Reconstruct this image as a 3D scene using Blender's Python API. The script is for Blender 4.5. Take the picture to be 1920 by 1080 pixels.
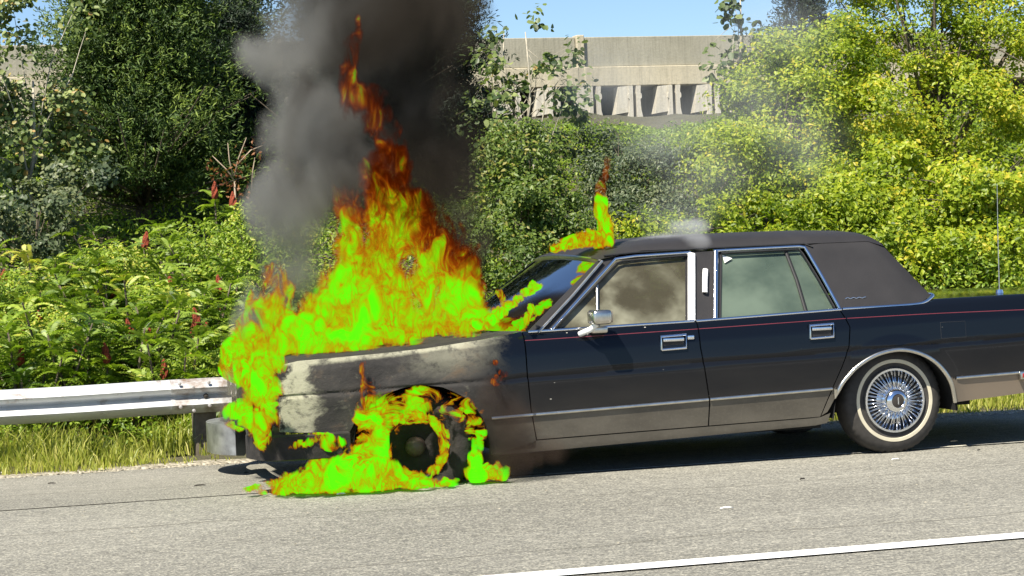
import bpy, bmesh, math, random
import numpy as np
from mathutils import Vector, Matrix, noise

random.seed(7)
RNG = np.random.default_rng(11)
for o in list(bpy.data.objects):
    bpy.data.objects.remove(o)
scene = bpy.context.scene
COL = scene.collection
PI = math.pi

# ------------------------------------------------------------------ camera
F_PX = 4200.0
YAW = math.radians(15.55)
PITCH = -.0224
ROLL = 0.039
CAM = np.array([-4.51, -13.717, 1.432])
FW = np.array([math.sin(YAW) * math.cos(PITCH), math.cos(YAW) * math.cos(PITCH), math.sin(PITCH)])
R0 = np.array([math.cos(YAW), -math.sin(YAW), 0.0])
U0 = np.cross(R0, FW)
RT = R0 * math.cos(ROLL) - U0 * math.sin(ROLL)
UP = U0 * math.cos(ROLL) + R0 * math.sin(ROLL)
cam_d = bpy.data.cameras.new('camera')
cam = bpy.data.objects.new('camera', cam_d)
COL.objects.link(cam)
cam_d.sensor_width = 36
cam_d.lens = 36 * F_PX / 1920
cam_d.clip_start = 0.1
cam_d.clip_end = 3000
M = Matrix(((RT[0], UP[0], -FW[0], CAM[0]), (RT[1], UP[1], -FW[1], CAM[1]), (RT[2], UP[2], -FW[2], CAM[2]), (0, 0, 0, 1)))
cam.matrix_world = M
scene.camera = cam

# ------------------------------------------------------------------ world, sun, exposure
TO_SUN = Vector((-0.43, -0.37, 0.80)).normalized()
SUN_EL = math.asin(TO_SUN.z)
SUN_AZ = math.atan2(TO_SUN.x, TO_SUN.y)
world = bpy.data.worlds.new('World')
scene.world = world
world.use_nodes = True
wn = world.node_tree.nodes
bg = wn['Background']
sky = wn.new('ShaderNodeTexSky')
sky.sky_type = 'NISHITA'
sky.sun_disc = False
sky.sun_elevation = SUN_EL
sky.sun_rotation = SUN_AZ
sky.air_density = 1.0
sky.altitude = 1500
sky.dust_density = 0.0
sky.ozone_density = 5.0
world.node_tree.links.new(sky.outputs[0], bg.inputs[0])
bg.inputs[1].default_value = 0.07
sun_d = bpy.data.lights.new('sun', 'SUN')
sun_d.energy = 5.0
sun_d.angle = math.radians(0.5)
sun_d.color = (1.0, 0.93, 0.80)
sun = bpy.data.objects.new('sun', sun_d)
COL.objects.link(sun)
sun.rotation_euler = TO_SUN.to_track_quat('Z', 'Y').to_euler()
sun.location = (-20, -20, 30)
vs = scene.view_settings
scene.display_settings.display_device = 'sRGB'
vs.view_transform = 'Standard'
vs.look = 'None'
vs.gamma = 1
vs.use_curve_mapping = False
vs.exposure = 1.0
scene.cycles.use_denoising = True
scene.cycles.max_bounces = 8
scene.cycles.diffuse_bounces = 3
scene.cycles.glossy_bounces = 3
scene.cycles.transmission_bounces = 4
scene.cycles.transparent_max_bounces = 16
scene.cycles.volume_bounces = 1
scene.cycles.volume_max_steps = 256


# ------------------------------------------------------------------ helpers
def ray(px, py):
    return FW + RT * (px - 960) / F_PX + UP * (540 - py) / F_PX


def at(px, py, Y):
    """the place in metres that stands at depth Y behind the traced outline"""
    d = ray(px, py)
    return CAM + d * (Y - CAM[1]) / d[1]


def at_ground(px, py):
    d = ray(px, py)
    return CAM - d * CAM[2] / d[2]


def yx(px, x, py=720):
    """depth at which the line of sight of a traced point crosses the plane X = x (the nose of the car)"""
    d = ray(px, py)
    return float(CAM[1] + d[1] * (x - CAM[0]) / d[0])


def gy(px, Y):
    return at(px, 500, Y)[0]


def pxm(Y):
    return F_PX / ((Y - CAM[1]) * math.cos(YAW) + 1.0)   # pixels of the photograph per metre, about


def link(o, parent=None):
    COL.objects.link(o)
    if parent is not None:
        o.parent = parent
    return o


def thing(name, label, cat, loc=(0, 0, 0), rotz=0, group=None, kind=None):
    o = bpy.data.objects.new(name, None)
    o.empty_display_size = 0.2
    link(o)
    o.location = loc
    o.rotation_euler = (0, 0, rotz)
    tag(o, label, cat, group, kind)
    return o


def tag(o, label=None, cat=None, group=None, kind=None):
    if label: o['label'] = label
    if cat: o['category'] = cat
    if group: o['group'] = group
    if kind: o['kind'] = kind
    return o


def mk(name, verts, faces, mat, parent=None, smooth=False, midx=None, auto=None):
    me = bpy.data.meshes.new(name)
    me.from_pydata([tuple(map(float, v)) for v in verts], [], faces)
    for m in (mat if isinstance(mat, (list, tuple)) else [mat]):
        me.materials.append(m)
    if midx is not None:
        me.polygons.foreach_set('material_index', midx)
    if smooth:
        me.polygons.foreach_set('use_smooth', [True] * len(me.polygons))
        if auto:
            me.set_sharp_from_angle(angle=math.radians(auto))
    me.update()
    return link(bpy.data.objects.new(name, me), parent)


def bmk(name, bm, mat, parent=None, smooth=False, auto=35):
    me = bpy.data.meshes.new(name)
    bmesh.ops.recalc_face_normals(bm, faces=bm.faces)
    bm.to_mesh(me)
    bm.free()
    for m in (mat if isinstance(mat, (list, tuple)) else [mat]):
        me.materials.append(m)
    if smooth:
        me.polygons.foreach_set('use_smooth', [True] * len(me.polygons))
        me.set_sharp_from_angle(angle=math.radians(auto))
    return link(bpy.data.objects.new(name, me), parent)


def resample(poly, n):
    p = np.array(poly, float)
    d = np.r_[0, np.cumsum(np.linalg.norm(np.diff(p, axis=0), axis=1))]
    t = np.linspace(0, d[-1], n)
    return np.stack([np.interp(t, d, p[:, k]) for k in range(p.shape[1])], 1)


def catmull(poly, k=6):
    p = [np.array(q, float) for q in poly]
    out = []
    for i in range(len(p) - 1):
        a = p[max(i - 1, 0)]; b = p[i]; c = p[i + 1]; d = p[min(i + 2, len(p) - 1)]
        for j in range(k):
            t = j / k
            out.append(0.5 * ((2 * b) + (c - a) * t + (2 * a - 5 * b + 4 * c - d) * t * t + (3 * b - a - 3 * c + d) * t ** 3))
    out.append(p[-1])
    return out


def coons(bot, top, left, right, nu, nv):
    b = resample(bot, nu); t = resample(top, nu)
    l = resample(left, nv); r = resample(right, nv)     # both upward
    U = np.linspace(0, 1, nu)[None, :, None]; V = np.linspace(0, 1, nv)[:, None, None]
    G = (1 - V) * b[None] + V * t[None] + (1 - U) * l[:, None] + U * r[:, None]
    G = G - ((1 - U) * (1 - V) * b[0] + U * (1 - V) * b[-1] + (1 - U) * V * t[0] + U * V * t[-1])
    return G                                            # nv, nu, dim


def grid_faces(nv, nu, off=0):
    return [(off + j * nu + i, off + j * nu + i + 1, off + (j + 1) * nu + i + 1, off + (j + 1) * nu + i) for j in range(nv - 1) for i in range(nu - 1)]


def tube_geo(path, radii, seg=6, V=None, F=None, cap=True):
    V = [] if V is None else V; F = [] if F is None else F
    path = [Vector(p) for p in path]
    base = len(V)
    n = len(path)
    up = Vector((0.13, 0.21, 0.97))
    for i, p in enumerate(path):
        d = (path[min(i + 1, n - 1)] - path[max(i - 1, 0)])
        if d.length < 1e-9: d = Vector((0, 0, 1))
        d.normalize()
        a = d.cross(up)
        if a.length < 0.05: a = d.cross(Vector((1, 0, 0)))
        a.normalize(); b = d.cross(a)
        r = radii[i] if hasattr(radii, '__len__') else radii
        for k in range(seg):
            t = 2 * PI * k / seg
            V.append(p + a * (r * math.cos(t)) + b * (r * math.sin(t)))
    for i in range(n - 1):
        for k in range(seg):
            F.append((base + i * seg + k, base + i * seg + (k + 1) % seg, base + (i + 1) * seg + (k + 1) % seg, base + (i + 1) * seg + k))
    if cap:
        F.append(tuple(base + k for k in range(seg))[::-1])
        F.append(tuple(base + (n - 1) * seg + k for k in range(seg)))
    return V, F


def tube(name, path, radii, mat, parent=None, seg=8):
    V, F = tube_geo(path, radii, seg)
    return mk(name, V, F, mat, parent, True, auto=50)


def box_geo(x0, x1, y0, y1, z0, z1, V, F):
    b = len(V)
    V += [(x0, y0, z0), (x1, y0, z0), (x1, y1, z0), (x0, y1, z0), (x0, y0, z1), (x1, y0, z1), (x1, y1, z1), (x0, y1, z1)]
    F += [(b, b + 3, b + 2, b + 1), (b + 4, b + 5, b + 6, b + 7), (b, b + 1, b + 5, b + 4), (b + 1, b + 2, b + 6, b + 5), (b + 2, b + 3, b + 7, b + 6), (b + 3, b, b + 4, b + 7)]


def box(name, x0, x1, y0, y1, z0, z1, mat, parent=None, bev=0.0, seg=2):
    bm = bmesh.new()
    bmesh.ops.create_cube(bm, size=1)
    for v in bm.verts:
        v.co = Vector((x0 + (v.co.x + .5) * (x1 - x0), y0 + (v.co.y + .5) * (y1 - y0), z0 + (v.co.z + .5) * (z1 - z0)))
    if bev:
        bmesh.ops.bevel(bm, geom=bm.edges[:], offset=bev, segments=seg, affect='EDGES', profile=.5)
    return bmk(name, bm, mat, parent, bev > 0)


def lathe(name, prof, mat, parent=None, seg=48, closed=False, smooth=True, auto=40):
    """profile (r, y) turned round the Y axis"""
    V = []; F = []
    n = len(prof)
    for k in range(seg):
        t = 2 * PI * k / seg
        for r, y in prof:
            V.append((r * math.cos(t), y, r * math.sin(t)))
    m = n if closed else n - 1
    for k in range(seg):
        k2 = (k + 1) % seg
        for i in range(m):
            j = (i + 1) % n
            F.append((k * n + i, k * n + j, k2 * n + j, k2 * n + i))
    return mk(name, V, F, mat, parent, smooth, auto=auto)


def ribbon(name, path, w, t, mat, parent=None, wdir=None):
    """bar of rectangular rounded section along a path of 3d points; nrm is -Y outward"""
    V = []; F = []
    P = [Vector(p) for p in path]
    n = len(P)
    sec = [(-.5, 0), (-.42, .7), (-.2, 1), (.2, 1), (.42, .7), (.5, 0)]
    for i, p in enumerate(P):
        d = (P[min(i + 1, n - 1)] - P[max(i - 1, 0)]).normalized()
        out = Vector((0, -1, 0.15 if not wdir else wdir))
        if p.y > 0: out.y = 1
        out = (out - d * out.dot(d)).normalized()
        s = d.cross(out).normalized()
        for a, b in sec:
            V.append(p + s * (a * w) + out * (b * t))
    m = len(sec)
    for i in range(n - 1):
        for k in range(m):
            F.append((i * m + k, i * m + (k + 1) % m, (i + 1) * m + (k + 1) % m, (i + 1) * m + k))
    F.append(tuple(range(m)))
    F.append(tuple((n - 1) * m + k for k in range(m))[::-1])
    o = mk(name, V, F, mat, parent, True, auto=50)
    return o


# ------------------------------------------------------------------ materials
def newmat(name):
    m = bpy.data.materials.new(name)
    m.use_nodes = True
    nt = m.node_tree
    return m, nt, nt.nodes['Principled BSDF'], nt.nodes['Material Output']


def N(nt, kind, **kw):
    n = nt.nodes.new(kind)
    for k, v in kw.items():
        if k in n.inputs: n.inputs[k].default_value = v
        else: setattr(n, k, v)
    return n


def ramp(nt, src, stops, interp='LINEAR'):
    r = nt.nodes.new('ShaderNodeValToRGB')
    r.color_ramp.interpolation = interp
    els = r.color_ramp.elements
    while len(els) < len(stops): els.new(0.5)
    for e, (p, c) in zip(els, stops):
        e.position = p
        e.color = (c, c, c, 1) if not hasattr(c, '__len__') else (*c, 1)
    if src is not None: nt.links.new(src, r.inputs[0])
    return r


def coord(nt, kind='Object', scale=(1, 1, 1), loc=(0, 0, 0), rot=(0, 0, 0)):
    tc = nt.nodes.new('ShaderNodeTexCoord')
    mp = nt.nodes.new('ShaderNodeMapping')
    mp.inputs['Scale'].default_value = scale
    mp.inputs['Location'].default_value = loc
    mp.inputs['Rotation'].default_value = rot
    nt.links.new(tc.outputs[kind], mp.inputs[0])
    return mp.outputs[0]


def noise_n(nt, vec, scale, detail=4, rough=.55, dist=0.0):
    n = N(nt, 'ShaderNodeTexNoise')
    n.inputs['Scale'].default_value = scale
    n.inputs['Detail'].default_value = detail
    n.inputs['Roughness'].default_value = rough
    n.inputs['Distortion'].default_value = dist
    if vec is not None: nt.links.new(vec, n.inputs['Vector'])
    return n.outputs['Fac']


def math_n(nt, op, a, b=None, c=None, clamp=False):
    m = nt.nodes.new('ShaderNodeMath')
    m.operation = op; m.use_clamp = clamp
    for i, v in enumerate((a, b, c)):
        if v is None: continue
        if isinstance(v, (int, float)): m.inputs[i].default_value = v
        else: nt.links.new(v, m.inputs[i])
    return m.outputs[0]


def mapr(nt, v, a, b, c=0, d=1, smooth=False):
    m = nt.nodes.new('ShaderNodeMapRange')
    if smooth: m.interpolation_type = 'SMOOTHSTEP'
    nt.links.new(v, m.inputs[0])
    for i, x in enumerate((a, b, c, d)): m.inputs[i + 1].default_value = x
    return m.outputs[0]


def mixc(nt, fac, a, b, blend='MIX'):
    m = nt.nodes.new('ShaderNodeMix')
    m.data_type = 'RGBA'; m.blend_type = blend
    for i, v in ((0, fac), (6, a), (7, b)):
        if isinstance(v, (int, float)): m.inputs[i].default_value = v
        elif hasattr(v, '__len__'): m.inputs[i].default_value = (*v, 1)
        else: nt.links.new(v, m.inputs[i])
    return m.outputs[2]


def bump(nt, h, strength, dist, bsdf):
    b = nt.nodes.new('ShaderNodeBump')
    b.inputs['Strength'].default_value = strength
    b.inputs['Distance'].default_value = dist
    nt.links.new(h, b.inputs['Height'])
    nt.links.new(b.outputs[0], bsdf.inputs['Normal'])


def simple(name, col, rough=.5, metal=0, var=.15, scale=12, bumpd=0.0):
    m, nt, b, _ = newmat(name)
    v = coord(nt)
    f = noise_n(nt, v, scale, 5)
    c = mixc(nt, mapr(nt, f, .3, .7), tuple(x * (1 - var) for x in col), tuple(min(1, x * (1 + var)) for x in col))
    nt.links.new(c, b.inputs['Base Color'])
    b.inputs['Roughness'].default_value = rough
    b.inputs['Metallic'].default_value = metal
    if bumpd: bump(nt, f, 1, bumpd, b)
    return m


def leafmat(name, stops, trans=.35, rough=.45, tcol=1.5):
    m, nt, b, out = newmat(name)
    a = N(nt, 'ShaderNodeAttribute', attribute_name='tint')
    r = ramp(nt, a.outputs['Fac'], stops)
    nt.links.new(r.outputs[0], b.inputs['Base Color'])
    b.inputs['Roughness'].default_value = rough
    b.inputs['Specular IOR Level'].default_value = .35
    tr = N(nt, 'ShaderNodeBsdfTranslucent')
    tc = mixc(nt, 1.0, r.outputs[0], (tcol, tcol * 1.1, tcol * .45), 'MULTIPLY')
    nt.links.new(tc, tr.inputs[0])
    mx = N(nt, 'ShaderNodeMixShader')
    mx.inputs[0].default_value = trans
    nt.links.new(b.outputs[0], mx.inputs[1]); nt.links.new(tr.outputs[0], mx.inputs[2])
    nt.links.new(mx.outputs[0], out.inputs[0])
    return m


def asphalt(name, c0, c1):
    m, nt, b, _ = newmat(name)
    v = coord(nt)
    v2 = coord(nt, scale=(.35, 1, 1))
    big = noise_n(nt, v2, .5, 4, .6)
    mid = noise_n(nt, coord(nt, scale=(.5, 1.6, 1)), 5, 5, .65)
    fine = noise_n(nt, v, 75, 3, .7)
    vo = N(nt, 'ShaderNodeTexVoronoi'); vo.inputs['Scale'].default_value = 60
    nt.links.new(v, vo.inputs['Vector'])
    base = mixc(nt, mapr(nt, big, .36, .64), tuple(x * .86 for x in c0), tuple(x * 1.06 for x in c1))
    base = mixc(nt, mapr(nt, mid, .3, .75, 0, .5), base, (.12, .115, .095))
    base = mixc(nt, mapr(nt, fine, .52, .68, 0, .75), base, (.55, .52, .42))
    base = mixc(nt, mapr(nt, fine, .30, .47, .9, 0), base, (.03, .03, .028))
    mf = noise_n(nt, coord(nt, scale=(.45, 1.3, 1)), 24, 4, .7)
    base = mixc(nt, mapr(nt, mf, .48, .72, 0, .55), base, (.05, .046, .036))
    mg = noise_n(nt, coord(nt, scale=(.4, 1.2, 1), loc=(7, 3, 0)), 30, 3, .7)
    base = mixc(nt, mapr(nt, mg, .54, .74, 0, .5), base, (.50, .48, .40))
    # scattered pale and dark specks
    sp = N(nt, 'ShaderNodeTexVoronoi'); sp.inputs['Scale'].default_value = 9
    nt.links.new(coord(nt, scale=(.6, 1.5, 1)), sp.inputs['Vector'])
    spk = mapr(nt, sp.outputs['Distance'], .03, .07, 1, 0)
    sel = mapr(nt, noise_n(nt, v, 1.3, 2), .5, .6)
    base = mixc(nt, math_n(nt, 'MULTIPLY', spk, sel), base, (.06, .05, .04))
    # thin cracks running along the road
    wv = N(nt, 'ShaderNodeTexWave'); wv.wave_type = 'BANDS'; wv.bands_direction = 'Y'
    wv.inputs['Scale'].default_value = .16; wv.inputs['Distortion'].default_value = 1.2; wv.inputs['Detail'].default_value = 4; wv.inputs['Detail Scale'].default_value = 2.5
    nt.links.new(v, wv.inputs['Vector'])
    ck = mapr(nt, wv.outputs['Fac'], 0.0, .0006, .6, 0)
    base = mixc(nt, ck, base, (.06, .055, .04))
    nt.links.new(base, b.inputs['Base Color'])
    b.inputs['Roughness'].default_value = .9
    hh = math_n(nt, 'ADD', fine, mid)
    bump(nt, hh, .9, .006, b)
    return m


MAT = {}
MAT['asphalt'] = asphalt('asphalt', (.185, .18, .155), (.25, .243, .21))
MAT['shoulder'] = asphalt('shoulder_asphalt', (.18, .175, .15), (.24, .23, .195))


def paintline():
    m, nt, b, _ = newmat('road_paint')
    v = coord(nt)
    f = noise_n(nt, v, 45, 4, .7)
    c = mixc(nt, mapr(nt, f, .30, .42), (.5, .49, .45), (.86, .86, .84))
    nt.links.new(c, b.inputs['Base Color'])
    b.inputs['Roughness'].default_value = .7
    bump(nt, f, .5, .003, b)
    return m


MAT['line'] = paintline()
MAT['edge_halo'] = simple('halo_paint', (.52, .50, .42), .8, 0, .35, 18)


def soilmat():
    m, nt, b, _ = newmat('soil')
    v = coord(nt)
    f = noise_n(nt, v, 3, 6, .65); g = noise_n(nt, v, 40, 4, .7)
    c = mixc(nt, mapr(nt, f, .3, .7), (.05, .045, .025), (.10, .10, .045))
    c = mixc(nt, mapr(nt, g, .45, .7), c, (.16, .13, .08))
    nt.links.new(c, b.inputs['Base Color'])
    b.inputs['Roughness'].default_value = 1
    bump(nt, g, 1, .03, b)
    return m


MAT['soil'] = soilmat()


def gravelmat():
    m, nt, b, _ = newmat('gravel_edge')
    v = coord(nt)
    vo = N(nt, 'ShaderNodeTexVoronoi'); vo.inputs['Scale'].default_value = 38
    nt.links.new(v, vo.inputs['Vector'])
    r = ramp(nt, vo.outputs['Color'], [(0, (.16, .14, .10)), (.5, (.30, .27, .20)), (1, (.48, .43, .34))])
    nt.links.new(r.outputs[0], b.inputs['Base Color'])
    b.inputs['Roughness'].default_value = .95
    bump(nt, vo.outputs['Distance'], 1, -.02, b)
    return m


MAT['gravel'] = gravelmat()


def concrete(name, a, c_):
    m, nt, b, _ = newmat(name)
    v = coord(nt)
    st = noise_n(nt, coord(nt, scale=(6, 1, .35)), 2.2, 5, .6)
    f = noise_n(nt, v, 1.1, 5, .6)
    c = mixc(nt, mapr(nt, f, .3, .7), a, c_)
    c = mixc(nt, mapr(nt, st, .45, .75, 0, .55), c, tuple(x * .55 for x in a))
    g = noise_n(nt, v, 14, 4)
    c = mixc(nt, mapr(nt, g, .4, .8, 0, .25), c, (.12, .11, .08))
    nt.links.new(c, b.inputs['Base Color'])
    b.inputs['Roughness'].default_value = .9
    bump(nt, g, .4, .02, b)
    return m


MAT['parapet'] = concrete('parapet_concrete', (.29, .275, .21), (.37, .35, .275))
MAT['fascia'] = concrete('fascia_concrete', (.46, .41, .29), (.54, .48, .35))
MAT['girder'] = concrete('girder_concrete', (.50, .46, .38), (.62, .58, .48))


def galvan(name, rust):
    m, nt, b, _ = newmat(name)
    v = coord(nt)
    f = noise_n(nt, coord(nt, scale=(.6, 2, 2)), 6, 5, .6)
    c = mixc(nt, mapr(nt, f, .3, .7), (.52, .54, .56), (.68, .69, .70))
    g = noise_n(nt, v, 5, 6, .7)
    c = mixc(nt, mapr(nt, g, .58 - rust, .72 - rust * .5, 0, .85), c, (.20, .11, .05))
    nt.links.new(c, b.inputs['Base Color'])
    b.inputs['Metallic'].default_value = .35
    nt.links.new(mapr(nt, f, .3, .7, .38, .6), b.inputs['Roughness'])
    bump(nt, g, .2, .004, b)
    return m


MAT['rail'] = galvan('galvanised_steel', 0.0)
MAT['rail_rust'] = galvan('rusted_galvanised_steel', .12)
MAT['post'] = simple('weathered_post', (.12, .10, .075), .85, 0, .4, 14, .004)
MAT['bark'] = simple('bark', (.10, .08, .055), .9, 0, .45, 20, .01)
MAT['birch'] = simple('pale_bark', (.42, .38, .30), .8, 0, .35, 12, .005)
MAT['deadwood'] = simple('dead_wood', (.32, .25, .18), .85, 0, .3, 20)
MAT['cone'] = simple('sumac_fruit', (.20, .035, .012), .9, 0, .5, 60, .01)

MAT['leaf_poplar'] = leafmat('poplar_leaf', [(0, (.04, .07, .025)), (.5, (.13, .18, .05)), (.85, (.30, .34, .13)), (1, (.42, .27, .09))], .25)
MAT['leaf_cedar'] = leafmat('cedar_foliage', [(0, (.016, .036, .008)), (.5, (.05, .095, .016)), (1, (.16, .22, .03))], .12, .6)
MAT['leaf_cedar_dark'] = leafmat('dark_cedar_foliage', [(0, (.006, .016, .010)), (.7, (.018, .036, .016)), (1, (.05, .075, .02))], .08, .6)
MAT['leaf_sumac'] = leafmat('sumac_leaf', [(0, (.04, .085, .010)), (.4, (.15, .235, .022)), (.8, (.32, .41, .05)), (1, (.48, .44, .08))], .35)
MAT['leaf_bright'] = leafmat('sunny_leaf', [(0, (.06, .11, .008)), (.4, (.19, .26, .016)), (.8, (.37, .43, .035)), (1, (.50, .43, .04))], .42)
MAT['leaf_vine'] = leafmat('vine_leaf', [(0, (.03, .06, .012)), (.5, (.08, .13, .022)), (.9, (.16, .22, .04)), (1, (.26, .24, .06))], .3)
MAT['leaf_grey'] = leafmat('grey_green_leaf', [(0, (.04, .065, .035)), (.5, (.09, .12, .06)), (1, (.19, .21, .10))], .25)
MAT['leaf_red'] = leafmat('withered_leaf', [(0, (.10, .03, .015)), (1, (.30, .13, .05))], .3)
MAT['grass'] = leafmat('grass_blade', [(0, (.11, .16, .02)), (.5, (.30, .33, .05)), (1, (.50, .46, .14))], .35)


# ------------------------------------------------------------------ ground, road
def strip_sheet(name, x0, x1, y0, y1, z, mat, n=2):
    return tag(mk(name, [(x0, y0, z), (x1, y0, z), (x1, y1, z), (x0, y1, z)], [(0, 1, 2, 3)], mat), kind='structure')


strip_sheet('ground', -1200, 1200, -1200, 1500, -.06, MAT['soil'])
strip_sheet('road', -400, 400, -24, -.72, -.004, MAT['asphalt'])
o = strip_sheet('road_shoulder', -400, 400, -.72, 1.32, 0, MAT['shoulder'])
_a = at_ground(1920, 1008)[1]; _b = at_ground(990, 1076)[1]
strip_sheet('lane_line', -400, 400, (_a + _b) / 2 - .08, (_a + _b) / 2 + .08, .004, MAT['line'])


def edge_halo():  # pale strip painting the bright halo along the car's shadow edge
    V = []; F = []
    xs = np.arange(-.75, 30, .12)
    for i, x in enumerate(xs):
        w = .018 + .014 * noise.noise(Vector((x * 2, 3, 0)))
        c = -.80 + .010 * noise.noise(Vector((x * .8, 7, 0)))
        V += [(x, c - w, .004), (x, c + w, .004)]
        if i: F.append((2 * i - 2, 2 * i, 2 * i + 1, 2 * i - 1))
    tag(mk('shadow_edge_halo', V, F, MAT['edge_halo']), kind='structure')


edge_halo()


def terr(x, y):
    t = np.interp(y, [1.1, 1.32, 1.8, 2.6, 4, 6, 8, 12, 20, 60, 200], [.012, .01, .02, .05, .42, .95, 1.5, 2.4, 3.3, 3.6, 3.6])
    return t


def embankment():
    xs = np.r_[np.linspace(-60, -8, 14), np.linspace(-7.6, 14, 90), np.linspace(15, 120, 20)]
    ys = np.r_[1.12, 1.2, 1.35, np.linspace(1.6, 14, 44), np.linspace(15, 90, 16)]
    V = []
    for y in ys:
        for x in xs:
            h = float(terr(x, y))
            a = min(1, max(0, (y - 1.15) / 1.5))
            e = .05 * noise.noise(Vector((x * 1.1, y * 3, 1))) if y < 1.3 else 0
            h += a * (.16 * noise.noise(Vector((x * .9, y * .9, 0))) + .06 * noise.noise(Vector((x * 3, y * 3, 5))))
            V.append((x, y + (e + .10 * noise.noise(Vector((x * .7, 0, 9))) if y < 1.3 else 0), h if y > 1.16 else -.02))
    F = grid_faces(len(ys), len(xs))
    mi = []
    for j in range(len(ys) - 1):
        mi += [1 if ys[j] < 1.3 else 0] * (len(xs) - 1)
    tag(mk('embankment', V, F, [MAT['soil'], MAT['gravel']], smooth=True, midx=mi), kind='structure')


embankment()


# ------------------------------------------------------------------ leaves
def unit(a):
    return a / np.maximum(np.linalg.norm(a, axis=1, keepdims=True), 1e-9)


def set_tint(me, tint, per):
    at_ = me.attributes.new('tint', 'FLOAT', 'FACE')
    at_.data.foreach_set('value', np.repeat(np.clip(tint, 0, 1), per).astype(np.float32))


def np_mesh(name, verts, loops, counts, mat, parent=None):
    me = bpy.data.meshes.new(name)
    me.vertices.add(len(verts)); me.vertices.foreach_set('co', verts.astype(np.float32).ravel())
    me.loops.add(len(loops)); me.loops.foreach_set('vertex_index', loops.astype(np.int32))
    me.polygons.add(len(counts))
    me.polygons.foreach_set('loop_start', np.r_[0, np.cumsum(counts)[:-1]].astype(np.int32))
    me.materials.append(mat)
    me.update(calc_edges=True)
    return link(bpy.data.objects.new(name, me), parent)


def leaves(name, pos, nrm, size, tint, mat, parent=None, aspect=.5, fold=.25, round_=False, tang=None):
    n = len(pos)
    nrm = unit(nrm)
    if tang is None:
        tang = RNG.normal(size=(n, 3)); tang[:, 2] -= .5
    tang = unit(tang - nrm * (tang * nrm).sum(1, keepdims=True))
    bi = np.cross(nrm, tang)
    s = np.asarray(size).reshape(-1, 1) * np.ones((n, 1))
    if round_:
        loc = [(-.5, 0, 0), (-.28, -.8, .6), (.2, -.7, .5), (.5, 0, 0), (.2, .7, .5), (-.28, .8, .6)]
        fl = [0, 1, 2, 3, 0, 3, 4, 5]; cnt = [4, 4]
    else:
        loc = [(-.5, 0, 0), (-.05, -1, 1), (.5, 0, -.1), (-.05, 1, 1)]
        fl = [0, 1, 2, 0, 2, 3]; cnt = [3, 3]
    k = len(loc)
    V = np.empty((n, k, 3))
    for i, (a, b, c) in enumerate(loc):
        V[:, i] = pos + tang * (a * s) + bi * (b * .5 * aspect * s) + nrm * (c * fold * .5 * s)
    loops = (np.arange(n)[:, None] * k + np.array(fl)[None]).ravel()
    o = np_mesh(name, V.reshape(-1, 3), loops, np.tile(cnt, n), mat, parent)
    set_tint(o.data, np.asarray(tint), len(cnt))
    o['kind'] = 'stuff'
    return o


def clumps(ells, per_m3=None, sub=18, n=1000, subr=(.15, .35), hollow=.45):
    """leaf places and outward directions for a crown given as ellipsoids (centre, radii, weight)"""
    P = []; D = []; C = []
    vol = np.array([e[1][0] * e[1][1] * e[1][2] for e in ells]) ** .8
    vol = vol / vol.sum()
    for (c, r), w in zip(ells, vol):
        ns = max(4, int(sub * len(ells) * w))
        d = unit(RNG.normal(size=(ns, 3)))
        rr = RNG.uniform(hollow, 1, (ns, 1)) ** .6
        cc = np.array(c) + d * rr * np.array(r)
        m = max(8, int(n * w / ns))
        sr = RNG.uniform(*subr, (ns, 1))
        for i in range(ns):
            dd = unit(RNG.normal(size=(m, 3)))
            q = RNG.uniform(0, 1, (m, 1)) ** .45
            P.append(cc[i] + dd * q * sr[i] * np.array([1.1, 1.1, .8]))
            D.append(dd * .6 + d[i] * .5)
            C.append(np.full(m, RNG.normal(0, .13)))
    return np.concatenate(P), np.concatenate(D), np.concatenate(C), None


def px_ell(px, py, rx, ry, Y, ryd=None):
    s = pxm(Y)
    c = at(px, py, Y)
    return (c, (rx / s, (ryd if ryd else (rx + ry) / 2 / s), ry / s))


def branches(name, base, targets, r0, mat, parent, trunk_top=None, seg=6):
    V = []; F = []
    base = Vector(base)
    top = Vector(trunk_top) if trunk_top is not None else base + Vector((0, 0, 1))
    pts = []
    for i in range(7):
        t = i / 6
        p = base.lerp(top, t) + Vector((noise.noise(Vector((t * 3, base.x, 0))), noise.noise(Vector((t * 3, base.x, 5))), 0)) * .12 * (top - base).length * .5
        pts.append(p)
    tube_geo(pts, [r0 * (1 - .75 * i / 6) for i in range(7)], seg, V, F)
    for k, tg in enumerate(targets):
        tg = Vector(tg)
        a = random.uniform(.25, .95)
        i = a * 6
        s = pts[int(i)].lerp(pts[min(6, int(i) + 1)], i - int(i))
        mid = s.lerp(tg, .5) + Vector((random.uniform(-.1, .1), random.uniform(-.1, .1), random.uniform(.02, .18))) * (tg - s).length
        pth = [s, s.lerp(mid, .5) + Vector((0, 0, .02)), mid, mid.lerp(tg, .55) + Vector((0, 0, .01)), tg]
        r = r0 * (1 - .7 * a) * .45
        tube_geo(pth, [r, r * .8, r * .6, r * .4, r * .2], 4, V, F)
    return mk(name, V, F, mat, parent, True)


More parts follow.
